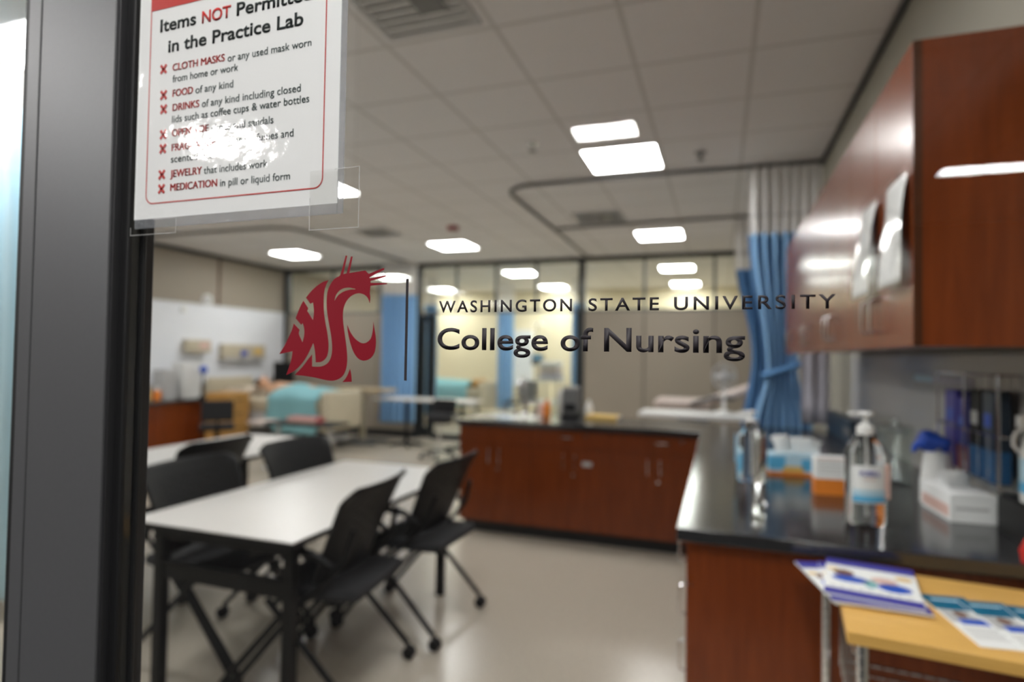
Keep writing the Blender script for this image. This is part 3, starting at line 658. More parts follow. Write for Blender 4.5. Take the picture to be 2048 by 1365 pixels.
# ------------------------------------------------------------------ tables
def flip_table(name, label, x0, x1, y0, y1, z=.74, group='white-topped tables'):
    t = thing(name, label, 'table', ((x0+x1)/2, (y0+y1)/2, 0), 0, group); w, l = (x1-x0)/2, (y1-y0)/2
    MB().box((-w, -l, z-.025), (w, l, z), 'laminate').build('tabletop', t, bevel=.002)
    MB().box((-w-.002, -l-.002, z-.026), (w+.002, l+.002, z-.004), 'black').build('edge_band', t)
    for sx in (-1, 1):
        for sy in (-1, 1):
            MB().box((sx*(w-.085)-.022, sy*(l-.10)-.022, 0), (sx*(w-.085)+.022, sy*(l-.10)+.022, z-.03), 'blackmetal').lathe([(.03, 0), (.03, .012)], 'blackmetal', c=(sx*(w-.085), sy*(l-.10), 0)).build('leg', t)
    for sy in (-1, 1): MB().box((-w+.06, sy*(l-.10)-.015, z-.09), (w-.06, sy*(l-.10)+.015, z-.03), 'blackmetal').build('end_rail', t)
    MB().box((-w+.085, -l+.085, z-.26), (w-.085, -l+.115, z-.19), 'blackmetal').build('crossbar', t)
    MB().box((-.03, -l+.10, z-.08), (.03, l-.10, z-.03), 'blackmetal').build('beam', t)
    return t
flip_table('work_table', 'white-topped table with black legs between the facing chairs', -2.37, -1.515, 1.85, 3.40)
flip_table('work_table', 'second white-topped table behind, mostly hidden by the black chairs', -3.92, -3.06, 2.4, 4.15)

# ------------------------------------------------------------------ chairs
def make_chair(label, loc, rz):
    t = thing('nesting_chair', label, 'chair', loc, rz, 'black nesting chairs on casters')
    W = .288
    def back(u, v):                       # u across, v from bottom to top
        x = (u*2-1)*(W*(.86+.16*v) if v < .9 else W*1.004)
        z = .52+.395*v; y = -.185-.12*v - .02*v*v + .055*(abs(u*2-1)**2) + (.02*(1-v))
        if v > .85: z -= .03*max(0, abs(u*2-1)-.8)/.2*(v-.85)/.15
        return Vector((x, y-.0, z))
    m = MB(); m.grid(back, 26, 20, 'black'); bm = m.bm; bm.faces.ensure_lookup_table()
    holes = [f for f in bm.faces if .66 < f.calc_center_median().z < .84 and abs(f.calc_center_median().x) < .19]
    for i, f in enumerate(holes):           # small square perforations in every second cell
        if (i + i//20) % 2: continue
        c = f.calc_center_median(); vs = list(f.verts); inn = [bm.verts.new(c+(v.co-c)*.28) for v in vs]
        bm.faces.remove(f)
        for k in range(4): bm.faces.new((vs[k], vs[(k+1) % 4], inn[(k+1) % 4], inn[k]))
    m.build('backrest', t, solid=.008)
    def seat(u, v):
        x = (u*2-1)*.24; y = -.30+.47*v; e = max(abs(u*2-1), abs(v*2-1)); return Vector((x*(1-.06*abs(v*2-1)**4), y, .475-.012*(1-(u*2-1)**2)*(1-(v*2-1)**2)-.03*max(0, v-.85)/.15))
    MB().grid(seat, 14, 14, 'blackcloth').build('seat', t, solid=.05, subsurf=1)
    for s in (-1, 1):
        MB().tube([(s*.25, .26, .06), (s*.25, .10, .25), (s*.25, -.07, .45), (s*.245, -.16, .53), (s*.215, -.235, .62), (s*.20, -.265, .74)], .0125, 'blackmetal', 10).build('back_post', t)
        for (pts, cx, cy) in (([(s*.255, .30, .075), (s*.255, -.05, .47)], s*.255, .30), ([(s*.275, .08, .455), (s*.275, -.30, .075)], s*.275, -.30)):
            l = MB().tube(pts, .0135, 'blackmetal', 10).build('leg', t)
            c = MB()
            for q in (-1, 1): c.lathe([(.012, q*.007), (.029, q*.009), (.031, q*.016), (.027, q*.023), (.010, q*.024)] if q > 0 else [(.010, -.024), (.027, -.023), (.031, -.016), (.029, -.009), (.012, -.007)], 'black', c=(cx, cy-.012, .031), axis='X', n=18)
            c.tube([(cx, cy, .085), (cx, cy-.004, .05), (cx, cy-.012, .031)], .011, 'blackmetal', 8)
            c.build('caster', l)
        MB().tube([(s*.25, -.20, .60), (s*.275, -.12, .655), (s*.28, 0, .665), (s*.28, .12, .655), (s*.275, .16, .62)], [.012, .016, .018, .018, .012], 'black', 10).build('armrest', t)
    MB().tube([(-.25, -.07, .45), (.25, -.07, .45)], .012, 'blackmetal').tube([(-.25, .06, .43), (.25, .06, .43)], .012, 'blackmetal').build('cross_tube', t)
    return t
c0 = make_chair('black chair nearest the camera at the right side of the white table', (-1.68, 2.25, 0), PI/2+.10)
dup(c0, (-1.62, 2.95, 0), PI/2-.03, 'black chair at the right side of the white table, nearer the cherry counter')
dup(c0, (-2.25, 2.30, 0), -PI/2, 'black chair at the left side of the white table, cut by the dark frame')
dup(c0, (-2.24, 3.05, 0), -PI/2-.08, 'black chair at the far left side of the white table, facing the cherry counter')
dup(c0, (-3.22, 2.90, 0), PI/2, 'black chair turned away, drawn up to the second white table')

# ------------------------------------------------------------------ cart with brochures (bottom right)
t = thing('wire_cart', 'chrome wire cart with a golden wood top below the worktop end', 'cart', (.262, 1.455, 0), -.10)
CW, CD, CZ = .78, .47, .88
MB().box((0, 0, CZ-.028), (CW, CD, CZ), 'oak').build('wood_top', t, bevel=.002)
for (x, y) in ((.03, .025), (-.018, CD-.03), (CW-.03, .025), (CW-.03, CD-.03)):
    p = MB().tube([(x, y, .09), (x, y, CZ-.029)], .0127, 'chrome', 14)
    for k in range(30): p.lathe([(.0127, 0), (.0136, .003), (.0127, .006)], 'chrome', c=(x, y, .1+k*.025), n=14)
    p.build('post', t)
    MB().lathe([(.01, -.016), (.045, -.016), (.05, 0), (.045, .016), (.01, .016)], 'black', c=(x, y, .05), axis='X', n=18).tube([(x, y, .05), (x, y, .095)], .010, 'chrome').build('caster', t)
for zs in (.20, .62):
    s = MB()
    for y in (.02, CD-.02): s.tube([(.02, y, zs), (CW-.02, y, zs)], .004, 'chrome', 8).tube([(.02, y, zs-.03), (CW-.02, y, zs-.03)], .003, 'chrome', 8)
    for x in (.02, CW-.02): s.tube([(x, .02, zs), (x, CD-.02, zs)], .004, 'chrome', 8).tube([(x, .02, zs-.03), (x, CD-.02, zs-.03)], .003, 'chrome', 8)
    for k in range(25): s.tube([(.03+k*.03, .02, zs+.004), (.03+k*.03, CD-.02, zs+.004)], .002, 'chrome', 6)
    s.build('wire_shelf', t)
sd = MB()
sd.tube([(.015, .03, CZ-.06), (.015, CD-.03, CZ-.06)], .003, 'chrome', 8)
for k in range(7): sd.tube([(.015, .05+k*.06, CZ-.06), (.015, .05+k*.06, .62)], .002, 'chrome', 6)
sd.build('side_wires', t)
Zs = CZ
def magazine(x, y, rz, z, label, kind):
    o = thing('magazine' if kind == 0 else 'brochure', label, 'magazine' if kind == 0 else 'brochure', (x, y, z), rz, 'magazines fanned on the cart' if kind == 0 else 'teal brochures spread on the cart')
    if kind == 0:
        w, h = .205, .29; MB().box((-w/2, -h/2, 0), (w/2, h/2, .005), 'paper').build('pages', o)
        c = MB(); e0, e1 = .005, .0054
        c.box((-w/2, -h/2, e0), (w/2, h/2, e0+.0002), 'paper').box((-w/2, h/2-.055, e0), (w/2, h/2, e1), 'purple').box((-w/2, -h/2, e0), (w/2, -h/2+.045, e1), 'purple')
        c.build('cover', o)
        q = MB()
        for (px, py, pw, ph, m) in ((-.06, .03, .05, .05, 'brownskin'), (-.045, -.015, .085, .055, 'royal'), (.03, .01, .06, .05, 'salmon'), (.05, -.035, .075, .06, 'royal'), (-.0, -.03, .03, .06, 'teal'), (.075, .05, .04, .03, 'yellow'), (-.085, .05, .03, .02, 'yellow')):
            q.lathe([(1, 0), (1, .0003)], m, c=(px, py, e1-.0002), n=14, sx=pw/2, sy=ph/2)
        q.build('cover_picture', o)
        tx = MB()
        for k in range(9): tx.box((-.09+k*.02, -.088, e1), (-.076+k*.02, -.080, e1+.0002), 'lightgrey')
        tx.build('cover_text', o)
    else:
        w, h = .10, .275; MB().box((-w/2, -h/2, 0), (w/2, h/2, .002), 'paper').build('sheet', o)
        MB().box((-w/2, h/2-.088, .002), (w/2, h/2, .0023), 'tealprint').build('header_band', o)
        q = MB().box((-w/2+.004, -.02, .002), (w/2-.004, h/2-.09, .0023), 'lightgrey').box((-.03, -.03, .0023), (.035, .0, .0025), 'royal')
        q.lathe([(1, 0), (1, .0003)], 'brownskin', c=(-.01, .025, .0023), n=12, sx=.013, sy=.018).lathe([(1, 0), (1, .0003)], 'white', c=(.025, .03, .0023), n=12, sx=.012, sy=.016); q.build('photo', o)
        tx = MB()
        for k in range(5): tx.box((-.04, -.10+k*.012, .002), (.03-.008*(k % 2), -.096+k*.012, .0022), 'lightgrey')
        tx.box((-.035, h/2-.035, .0023), (.03, h/2-.025, .0025), 'skylight'); tx.build('text_lines', o)
    return o
magazine(.335, 1.76, .20, Zs, 'lowest magazine of the fan, only its left corner showing', 0)
magazine(.362, 1.735, -.04, Zs+.0062, 'middle magazine of the fan, its lower purple edge showing', 0)
magazine(.368, 1.752, -.17, Zs+.0124, 'purple and white magazine lying on top of the fan', 0)
for i, (x, y, r, l) in enumerate(((.537, 1.615, .13, 'leftmost teal-headed brochure on the cart'), (.615, 1.60, .16, 'second teal-headed brochure from the left on the cart'), (.69, 1.59, .05, 'third teal-headed brochure from the left, at the right edge'))):
    magazine(x, y, r, Zs+i*.0028, l, 1)
o = MB().lathe([(.02, 0), (.024, .03), (.012, .06)], 'red', c=(.785, 1.962, K)).build('red_marker'); tag(o, 'small red marker at the right end of the worktop edge', 'marker')

# ------------------------------------------------------------------ left side of the room
sb = thing('whiteboard', 'long whiteboard on the panelled left wall', 'whiteboard', (XL, 7.7, 1.58))
MB().box((0, -2.2, -.63), (.02, 1.49, .62), 'board').build('surface', sb); MB().box((0, -2.2, -.655), (.03, 1.49, -.63), 'lightgrey').box((0, -2.2, .62), (.03, 1.49, .635), 'lightgrey').build('frame', sb)
t = thing('wall_clock', 'small white round fitting on the wall above the whiteboard', 'thermostat', (XL, 7.40, 2.28)); MB().lathe([(.10, 0), (.095, .03), (.0, .035)], 'white', axis='X').build('body', t)
MB().lathe([(.07, .031), (.07, .036)], 'lightgrey', axis='X').build('face', t)
t = thing('whiteboard_magnet', 'round white magnet at the top of the whiteboard', 'magnet', (XL+.021, 6.95, 2.11)); MB().lathe([(.06, 0), (.055, .02), (0, .024)], 'white', axis='X').build('body', t)
t = thing('glove_dispenser', 'beige box with pink print hung on the left wall', 'dispenser', (XL+.021, 7.16, 1.53)); MB().box((0, -.22, -.10), (.12, .22, .10), 'beige').build('case', t, bevel=.006); MB().box((.12, 0, -.03), (.123, .18, .06), 'salmon').build('print', t)
t = thing('bed_headwall_unit', 'long cream fitting with sockets on the wall above the bed', 'headwall unit', (XL+.021, 8.13, 1.45)); MB().box((0, -.48, -.14), (.10, .48, .13), 'beige').build('case', t, bevel=.01); MB().box((.10, -.46, -.14), (.105, .46, -.09), 'lightgrey').build('lower_rail', t); MB().box((.10, -.1, -.06), (.13, .02, .02), 'royal').build('gauge', t); MB().box((.10, .22, -.04), (.13, .36, .06), 'yellow').build('outlet', t)
# desk-height cabinets under the whiteboard
for i, (y0, y1, l) in enumerate(((5.05, 5.95, 'low cherry cabinet by the left wall, nearer the dark frame'), (5.95, 6.85, 'low cherry cabinet by the left wall, next to the honey drawers'))):
    t = thing('base_cabinet', l, 'cabinet', (-7.2, y0, 0), 0, 'low cherry cabinets by the left wall'); L = y1-y0
    MB().box((-.65, 0, .08), (-.02, L, .72), 'wood').build('body', t); MB().box((-.65, 0, 0), (-.08, L, .08), 'toe').build('toe_kick', t)
    MB().box((-.02, .003, .53), (0, L-.003, .715), 'wood').build('drawer_front', t, bevel=.002)
    for k in (0, 1): MB().box((-.02, k*L/2+.003, .085), (0, (k+1)*L/2-.003, .525), 'wood').build('door', t, bevel=.002)
    if i: MB().box((-.65, L, .0), (.0, L+.02, .72), 'toe').build('end_panel', t)
o = MB().box((-7.868, 5.05, .721), (-7.17, 6.90, .76), 'worktop').build('worktop', bevel=.003); tag(o, 'black top on the low cabinets by the left wall', 'worktop')
def organizer(y, w, h, m, label):
    t = thing('paper_tray', label, 'paper tray', (-7.5, y, .76), 0, 'paper trays on the low cabinets'); MB().box((-.12, -w/2, 0), (.12, w/2, .015), m).box((-.12, -w/2, 0), (.12, -w/2+.01, h), m).box((-.12, w/2-.01, 0), (.12, w/2, h), m).box((-.12, -w/2, 0), (-.11, w/2, h), m).build('case', t)
    for k in range(5): MB().box((-.11, -w/2+.011, .02+k*(h-.02)/5), (.115, w/2-.011, .012+(k+1)*(h-.02)/5), m).build('drawer', t, bevel=.003)
organizer(6.72, .30, .52, 'white', 'tall white paper tray tower on the low cabinets')
organizer(6.36, .20, .42, 'lightgrey', 'grey paper tray tower left of the white one')
small = thing('desk_fan', 'small blue round fan beside the white paper trays', 'fan', (-7.26, 6.80, .76)); MB().lathe([(.06, 0), (.055, .02), (.012, .03), (.012, .36)], 'black').build('stand', small); MB().lathe([(.02, 0), (.06, .02), (.06, .05), (.02, .07)], 'royal', c=(-.03, 0, .42), axis='X').build('cage', small)
t = thing('bottle', 'orange and white bottle at the left end of the low cabinets', 'bottle', (-7.45, 6.20, .76)); MB().lathe([(.05, 0), (.055, .10), (.03, .14)], 'orange').build('body', t); MB().lathe([(.03, .14), (.02, .19)], 'white').build('cap', t)
t = thing('bottle', 'yellow-green bottle next to the dark frame on the low cabinets', 'bottle', (-7.5, 6.09, .76)); MB().lathe([(.04, 0), (.045, .12), (.02, .16)], 'yellow').build('body', t); MB().lathe([(.02, .16), (.02, .2)], 'white').build('cap', t)
# drawer unit and black task chair beside it
t = thing('drawer_unit', 'honey-coloured narrow drawer unit beside the low cherry cabinets', 'drawers', (-6.78, 6.80, 0)); MB().box((-.2, -.2, 0), (.2, .2, .86), 'tanorange').build('body', t, bevel=.004)
for k in range(4): MB().box((.2, -.19, .07+k*.2), (.215, .19, .255+k*.2), 'tanorange').box((.215, -.06, .15+k*.2), (.225, .06, .165+k*.2), 'toe').build('drawer', t)
t = thing('task_chair', 'black swivel chair before the honey drawer unit', 'chair', (-6.30, 6.15, 0), .8)
MB().box((-.21, -.21, .42), (.21, .21, .49), 'blackcloth').build('seat', t, bevel=.03, seg=3); MB().box((-.19, -.25, .55), (.19, -.20, .82), 'blackcloth').build('backrest', t, bevel=.02); MB().tube([(0, 0, .08), (0, 0, .42)], .03, 'blackmetal').build('gas_post', t); MB().tube([(0, -.1, .43), (0, -.24, .45), (0, -.24, .6)], .015, 'blackmetal').build('back_bracket', t)
for k in range(5): MB().tube([(0, 0, .09), (.27*math.cos(k*1.257), .27*math.sin(k*1.257), .06)], .016, 'blackmetal').ball((.27*math.cos(k*1.257), .27*math.sin(k*1.257), .03), .03, 'black', 8).build('leg', t)
# dark instrument tray table with a red book
t = thing('tray_table', 'small dark tray table with a pinkish shelf in front of the bed', 'table', (-4.98, 6.1, 0)); MB().box((-.32, -.2, .565), (.62, .22, .595), 'black').build('tabletop', t, bevel=.003); MB().box((-.62, -.18, .565), (-.325, .18, .585), 'pinkbeige').build('side_leaf', t)
for sx in (-.28, .5): MB().box((sx-.02, -.02, .04), (sx+.02, .02, .565), 'lightgrey').build('post', t); MB().box((sx-.03, -.22, 0.02), (sx+.03, .22, .05), 'lightgrey').build('foot', t)
o = MB().box((-5.06, 6.02, .596), (-4.62, 6.18, .66), 'redsoft').box((-5.05, 6.012, .602), (-4.63, 6.02, .654), 'salmon').build('red_book', bevel=.002); tag(o, 'dusty red book lying on the dark tray table', 'book')

# hospital bed with manikin
def bed(name, label, loc, rz, blanket_lab):
    t = thing(name, label, 'bed', loc, rz, 'hospital beds')   # local +X runs from head to foot
    MB().box((0, -.46, .58), (2.0, .46, .76), 'beige').build('mattress', t, bevel=.04, seg=3); MB().box((0, -.45, .36), (2.0, .45, .57), 'lightgrey').build('deck', t, bevel=.01)
    MB().box((-.08, -.48, .45), (-.02, .48, 1.05), 'beige').build('headboard', t, bevel=.03, seg=3); MB().box((2.02, -.46, .32), (2.14, .46, .90), 'beige').build('footboard', t, bevel=.05, seg=3)
    MB().box((.1, -.4, .12), (1.9, .4, .2), 'lightgrey').build('base_frame', t)
    for x in (.2, 1.8):
        for y in (-.38, .38): MB().lathe([(.02, -.02), (.07, -.02), (.075, 0), (.07, .02), (.02, .02)], 'greyplastic', c=(x, y, .075), axis='Y', n=16).build('caster', t)
        MB().tube([(x, 0, .2), (x+.1, 0, .37)], .05, 'lightgrey').build('lift_arm', t)
    MB().tube([(.35, -.49, .70), (.35, -.49, .92), (.75, -.49, .92), (.75, -.49, .70)], .015, 'beige').build('side_rail', t)
    return t
bx, by = -7.40, 7.52
bd = bed('hospital_bed', 'beige hospital bed under the cream headwall unit at the left', (bx, by, 0), 0, '')
o = MB().box((bx+.08, by-.3, .765), (bx+.50, by+.3, .90), 'pillow').build('pillow', bevel=.06, seg=4); tag(o, 'beige pillow at the head of the bed', 'pillow')
mk = thing('training_manikin', 'training manikin lying under the teal blanket', 'manikin', (bx+.60, by, .80))
h = MB(); h.ball((0, 0, .165), (.115, .08, .095), 'skin', 20); h.ball((.0, 0, .262), (.022, .014, .022), 'skin', 10); h.ball((.055, 0, .25), (.012, .026, .008), 'redsoft', 8)
for s in (-1, 1): h.ball((-.035, s*.03, .245), (.012, .014, .008), 'white', 8); h.ball((0, s*.08, .16), (.03, .012, .02), 'skin', 8)
h.tube([(.09, 0, .13), (.2, 0, .07)], [.055, .06], 'skin', 12)
h.tube([(.17, 0, .06), (.30, 0, .03), (.75, 0, .03), (1.0, 0, .02)], [.10, .17, .15, .14], 'skin', 14)
for s in (-1, 1): h.tube([(.95, s*.09, .02), (1.3, s*.1, .05), (1.38, s*.1, .03)], [.08, .055, .05], 'skin', 10)
h.build('body', mk); MB().ball((-.03, 0, .172), (.105, .086, .085), 'hair', 16).build('hair', mk)
def blanket(u, v):                          # u head-to-foot, v across
    x = bx+1.12+.88*u; a = (v-.5)*2; body = (.16+.05*math.sin(PI*min(1, u*1.4)))*max(0, 1-(a/.62)**2)**.7*(1-.35*u)
    if abs(a) < .62: return Vector((x, by+a*.78, .785+body+.012*math.sin(9*u+5*a)))
    k = (abs(a)-.62)/.38; return Vector((x+.02*math.sin(6*k+4*u), by+math.copysign(.484+.02*math.sin(12*u)*k+.02*k, a), .785-.50*k*(1 if u > .15 else .8)))
o = MB().grid(blanket, 40, 44, 'teal').build('blanket', solid=.012); tag(o, 'teal blanket draped over the manikin and the bed side', 'blanket')
t = thing('overbed_table', 'tan-topped overbed table beyond the foot of the bed', 'table', (-5.42, 8.22, 0)); MB().box((-.48, -.2, .85), (.50, .2, .90), 'tan').build('tabletop', t, bevel=.01); MB().box((-.03, -.04, .08), (.03, .04, .85), 'beige').build('post', t); MB().box((-.35, -.22, 0.02), (.35, -.16, .08), 'greyplastic').box((-.35, .16, .02), (.35, .22, .08), 'greyplastic').box((-.04, -.16, .02), (.04, .16, .08), 'greyplastic').build('base', t)
t = thing('monitor', 'black monitor on an arm in the corner beyond the whiteboard', 'monitor', (-7.45, 8.75, 0)); MB().box((-.22, -.02, .88), (.22, .02, 1.28), 'black').build('screen', t, bevel=.006); MB().tube([(0, .0, .06), (0, .02, .95)], .025, 'black').build('pole', t)
for k in range(4): MB().tube([(0, 0, .07), (.25*math.cos(k*PI/2+.4), .25*math.sin(k*PI/2+.4), .03)], .018, 'black').build('foot', t)

# white-topped pedestal table and black stool before the partition
t = thing('pedestal_table', 'long white-topped table on a black pedestal before the partition', 'table', (-4.62, 8.32, 0))
MB().box((-.52, -.24, .735), (1.15, .24, .765), 'laminate').build('tabletop', t, bevel=.003)
MB().tube([(-.05, 0, .05), (-.05, 0, .735)], .03, 'black').build('post', t); MB().tube([(.9, 0, .05), (.9, 0, .735)], .03, 'black').build('post', t)
for cx in (-.05, .9):
    f = MB()
    for k in range(4): f.tube([(cx, 0, .06), (cx+.25*math.cos(k*PI/2+.6), .25*math.sin(k*PI/2+.6), .03)], .022, 'black')
    f.build('foot', t)
t = thing('rolling_stool', 'black rolling stool left of the sink cabinet', 'stool', (-3.72, 7.55, 0)); MB().lathe([(.16, .50), (.19, .52), (.19, .60), (.16, .63)], 'blackcloth').build('seat', t); MB().box((-.18, .14, .62), (.18, .19, .82), 'blackcloth').build('backrest', t, bevel=.02); MB().tube([(0, 0, .1), (0, 0, .5)], .025, 'chrome').build('post', t)
MB().tube([(0, .1, .55), (0, .17, .56), (0, .17, .7)], .012, 'blackmetal').build('back_bracket', t)
for k in range(5): MB().tube([(0, 0, .11), (.25*math.cos(k*1.257), .25*math.sin(k*1.257), .07)], .014, 'blackmetal').ball((.25*math.cos(k*1.257), .25*math.sin(k*1.257), .03), .03, 'black', 8).build('leg', t)

# exam chair and white table behind the cross counter
t = thing('overbed_table', 'white overbed table just behind the cross counter', 'table', (-.16, 6.02, 0)); MB().box((-.58, -.22, .89), (.60, .22, .935), 'white').build('tabletop', t, bevel=.008); MB().box((.45, -.04, .08), (.52, .04, .89), 'lightgrey').build('post', t); MB().box((-.4, -.24, .02), (.5, -.18, .08), 'lightgrey').box((-.4, .18, .02), (.5, .24, .08), 'lightgrey').box((.42, -.18, .02), (.5, .18, .08), 'lightgrey').build('base', t)
t = thing('exam_chair', 'pinkish reclining exam chair behind the white overbed table', 'exam chair', (-.22, 7.50, 0))
MB().box((-.52, -.30, .86), (.12, .30, .97), 'pinkbeige').build('seat', t, bevel=.04, seg=3); MB().box((.12, -.28, .90), (.80, .28, 1.0), 'pinkbeige', rot=(0, -.36, 0), piv=(.12, 0, .95)).build('backrest', t, bevel=.035, seg=3); MB().box((-.25, -.22, .1), (.1, .22, .85), 'greyplastic').build('pedestal', t, bevel=.02); MB().box((-.45, -.28, 0), (.35, .28, .1), 'greyplastic').build('base', t, bevel=.01)
MB().tube([(-.1, -.33, .93), (.15, -.34, 1.02), (.38, -.34, 1.02)], .022, 'greyplastic').build('armrest', t)
t = thing('desk_fan', 'small clear-caged fan standing on the white overbed table', 'fan', (.04, 5.98, .936)); MB().lathe([(.085, 0), (.08, .02), (.02, .035), (.015, .10), (.015, .24)], 'white').build('stand', t)
cg = MB()
for q in range(12): cg.tube([(.105*math.cos(a)*math.cos(q*PI/12), .045*math.sin(a)-.0, .36+.125*math.cos(a)*math.sin(q*PI/12)) for a in [PI*k/8 for k in range(9)]], .003, 'lightgrey', 6)
cg.tube([(.105*math.cos(a), 0, .36+.125*math.sin(a)) for a in [2*PI*k/24 for k in range(25)]], .006, 'lightgrey', 8); cg.build('cage', t)
bl = MB()
for q in range(4): bl.box((0, -.004, .34), (.09, .004, .385), 'lightgrey', rot=(.4, -q*PI/2, 0), piv=(0, 0, .36))
bl.build('blades', t); MB().lathe([(.0, -.04), (.03, -.035), (.035, .04), (.02, .06)], 'lightgrey', c=(0, 0, .36), axis='Y').build('motor', t)

# ------------------------------------------------------------------ things in the room beyond the glass bay
b2 = bed('hospital_bed', 'second hospital bed with a teal blanket, beyond the glass bay', (-6.75, 11.75, 0), 0, '')
def blanket2(u, v):
    x = -5.85+.9*u; a = (v-.5)*2; body = .16*max(0, 1-(a/.62)**2)**.7*(1-.3*u)
    if abs(a) < .62: return Vector((x, 11.75+a*.78, .785+body))
    k = (abs(a)-.62)/.38; return Vector((x, 11.75+math.copysign(.484+.02*k, a), .785-.4*k))
o = MB().grid(blanket2, 20, 24, 'teal').build('blanket', solid=.012); tag(o, 'teal blanket on the bed beyond the glass bay', 'blanket')
o = MB().box((-4.95, 11.5, .765), (-4.78, 12.0, .95), 'tanorange').build('bolster', bevel=.04, seg=3); tag(o, 'orange-brown bolster at the foot of the bed beyond the glass bay', 'bolster')
t = thing('drip_stand', 'chrome drip stand beyond the glass bay, above the sink', 'drip stand', (-3.35, 11.0, 0)); MB().tube([(0, 0, .06), (0, 0, 2.15)], .014, 'chrome').build('pole', t); MB().tube([(-.15, 0, 2.12), (-.12, 0, 2.08), (0, 0, 2.1), (.12, 0, 2.08), (.15, 0, 2.12)], .008, 'chrome').build('hook_bar', t); MB().box((-.09, -.06, 1.28), (.13, .06, 1.5), 'greyplastic').box((-.05, -.062, 1.4), (.1, -.06, 1.47), 'sky').build('pump', t, bevel=.01)
for k in range(5): MB().tube([(0, 0, .07), (.3*math.cos(k*1.257), .3*math.sin(k*1.257), .03)], .014, 'chrome').build('foot', t)
o = MB().box((-.11, -.015, 0), (.11, .015, .26), 'gel').build('drip_bag', bevel=.012, seg=3); o.location = (-3.22, 10.97, 1.80); tag(o, 'clear drip bag hanging on the drip stand', 'drip bag')
t = thing('wheelchair', 'grey metal wheelchair beyond the glass bay', 'wheelchair', (-3.75, 11.6, 0), -.5)
for s in (-1, 1):
    MB().tube([(s*.28, .3*math.cos(a), .31+.3*math.sin(a)) for a in [2*PI*k/24 for k in range(25)]], .02, 'greyplastic', 8).build('wheel', t)
    MB().tube([(s*.24, .05, .5), (s*.24, .05, 1.0), (s*.24, .2, 1.02)], .014, 'chrome').build('push_handle', t); MB().tube([(s*.24, -.4, .5), (s*.24, .05, .5)], .012, 'chrome').tube([(s*.24, -.4, .5), (s*.24, -.45, .1)], .012, 'chrome').build('side_frame', t)
MB().box((-.23, -.4, .48), (.23, .05, .52), 'black').build('seat', t); MB().box((-.23, .04, .52), (.23, .07, .95), 'greyplastic').build('backrest', t)
t = thing('linen_cart', 'white cart with folded pale linen beyond the glass bay', 'cart', (-2.95, 10.6, 0)); MB().box((-.2, -.25, .1), (.2, .25, .14), 'white').box((-.2, -.25, .6), (.2, .25, .64), 'white').box((-.2, -.25, 1.0), (.2, .25, 1.04), 'white').build('shelves', t)
for x in (-.18, .18):
    for y in (-.22, .22): MB().tube([(x, y, 0.02), (x, y, 1.1)], .014, 'chrome').build('post', t)
for k, (c, l) in enumerate((('lilac', 'pale lilac folded sheet on the linen cart'), ('pinkbeige', 'pinkish folded sheet lying on the lilac one'), ('white', 'white folded sheet on top of the linen cart'))):
    o = MB().box((-3.12, 10.38, 1.041+k*.11), (-2.78, 10.82, 1.149+k*.11), c).build('folded_linen', bevel=.03, seg=3); tag(o, l, 'linen', 'folded linen on the cart')
t = thing('wall_mirror', 'narrow bright glass panel on the back wall beyond the bay', 'cabinet', (-4.5, 13.6, 1.2)); MB().box((-.25, 0, -.5), (.25, .14, .9), 'white').build('case', t); MB().box((-.22, -.005, -.45), (.22, 0, .85), 'board').build('door', t)

# ------------------------------------------------------------------ vinyl lettering on the glass
FZ = YG-.0001
def text_mesh(s, weight=0.0, spacing=1.0):
    c = bpy.data.curves.new('txt', 'FONT'); c.body = s; c.size = 1; c.offset = weight; c.space_character = spacing; c.resolution_u = 6
    o = bpy.data.objects.new('txt', c); COL.objects.link(o); bpy.context.view_layer.update()
    dg = bpy.context.evaluated_depsgraph_get(); me = bpy.data.meshes.new_from_object(o.evaluated_get(dg))
    bpy.data.objects.remove(o); bpy.data.curves.remove(c)
    return me
_ref = {}
def text(name, s, x0, x1, zb, cap, m, y, parent, weight=.0, spacing=1.0, depth=.00012, double=0):
    """lettering from x0 to x1, baseline zb, capital height cap, standing in the XZ plane and facing the camera"""
    me = text_mesh(s, weight, spacing)
    xs = [v.co.x for v in me.vertices]; w0, w1 = min(xs), max(xs)
    if weight not in _ref:
        r = text_mesh('H', weight); ys = [v.co.y for v in r.vertices]; _ref[weight] = (min(ys), max(ys)); bpy.data.meshes.remove(r)
    b0, b1 = _ref[weight]; sx = (x1-x0)/(w1-w0); sz = cap/(b1-b0)
    px, pz = (parent.location.x, parent.location.z) if parent else (0, 0); py = parent.location.y if parent else 0
    bm = bmesh.new(); bm.from_mesh(me)
    for v in bm.verts: v.co = Vector((x0+(v.co.x-w0)*sx-px, y-py, zb+(v.co.y-b0)*sz-pz))
    if double:                              # heavier strokes: the same letters once more, a hair to the right
        g = bmesh.ops.duplicate(bm, geom=list(bm.verts)+list(bm.edges)+list(bm.faces))
        for v in [e for e in g['geom'] if isinstance(e, bmesh.types.BMVert)]: v.co.x += double
    g = bmesh.ops.extrude_face_region(bm, geom=list(bm.faces))
    for v in [e for e in g['geom'] if isinstance(e, bmesh.types.BMVert)]: v.co.y += depth
    bmesh.ops.recalc_face_normals(bm, faces=bm.faces)
    bm.to_mesh(me); bm.free(); me.materials.clear(); me.materials.append(M[m]); me.name = name
    o = bpy.data.objects.new(name, me); COL.objects.link(o); o.parent = parent
    return o
dec = thing('window_decal', 'crimson emblem and charcoal lettering stuck on the glass', 'window decal', (-.1, YG, 1.48))
def rel(pts): return [(x+.1, z-1.48) for x, z in pts]
yd0, yd1 = -.0003, -.00005
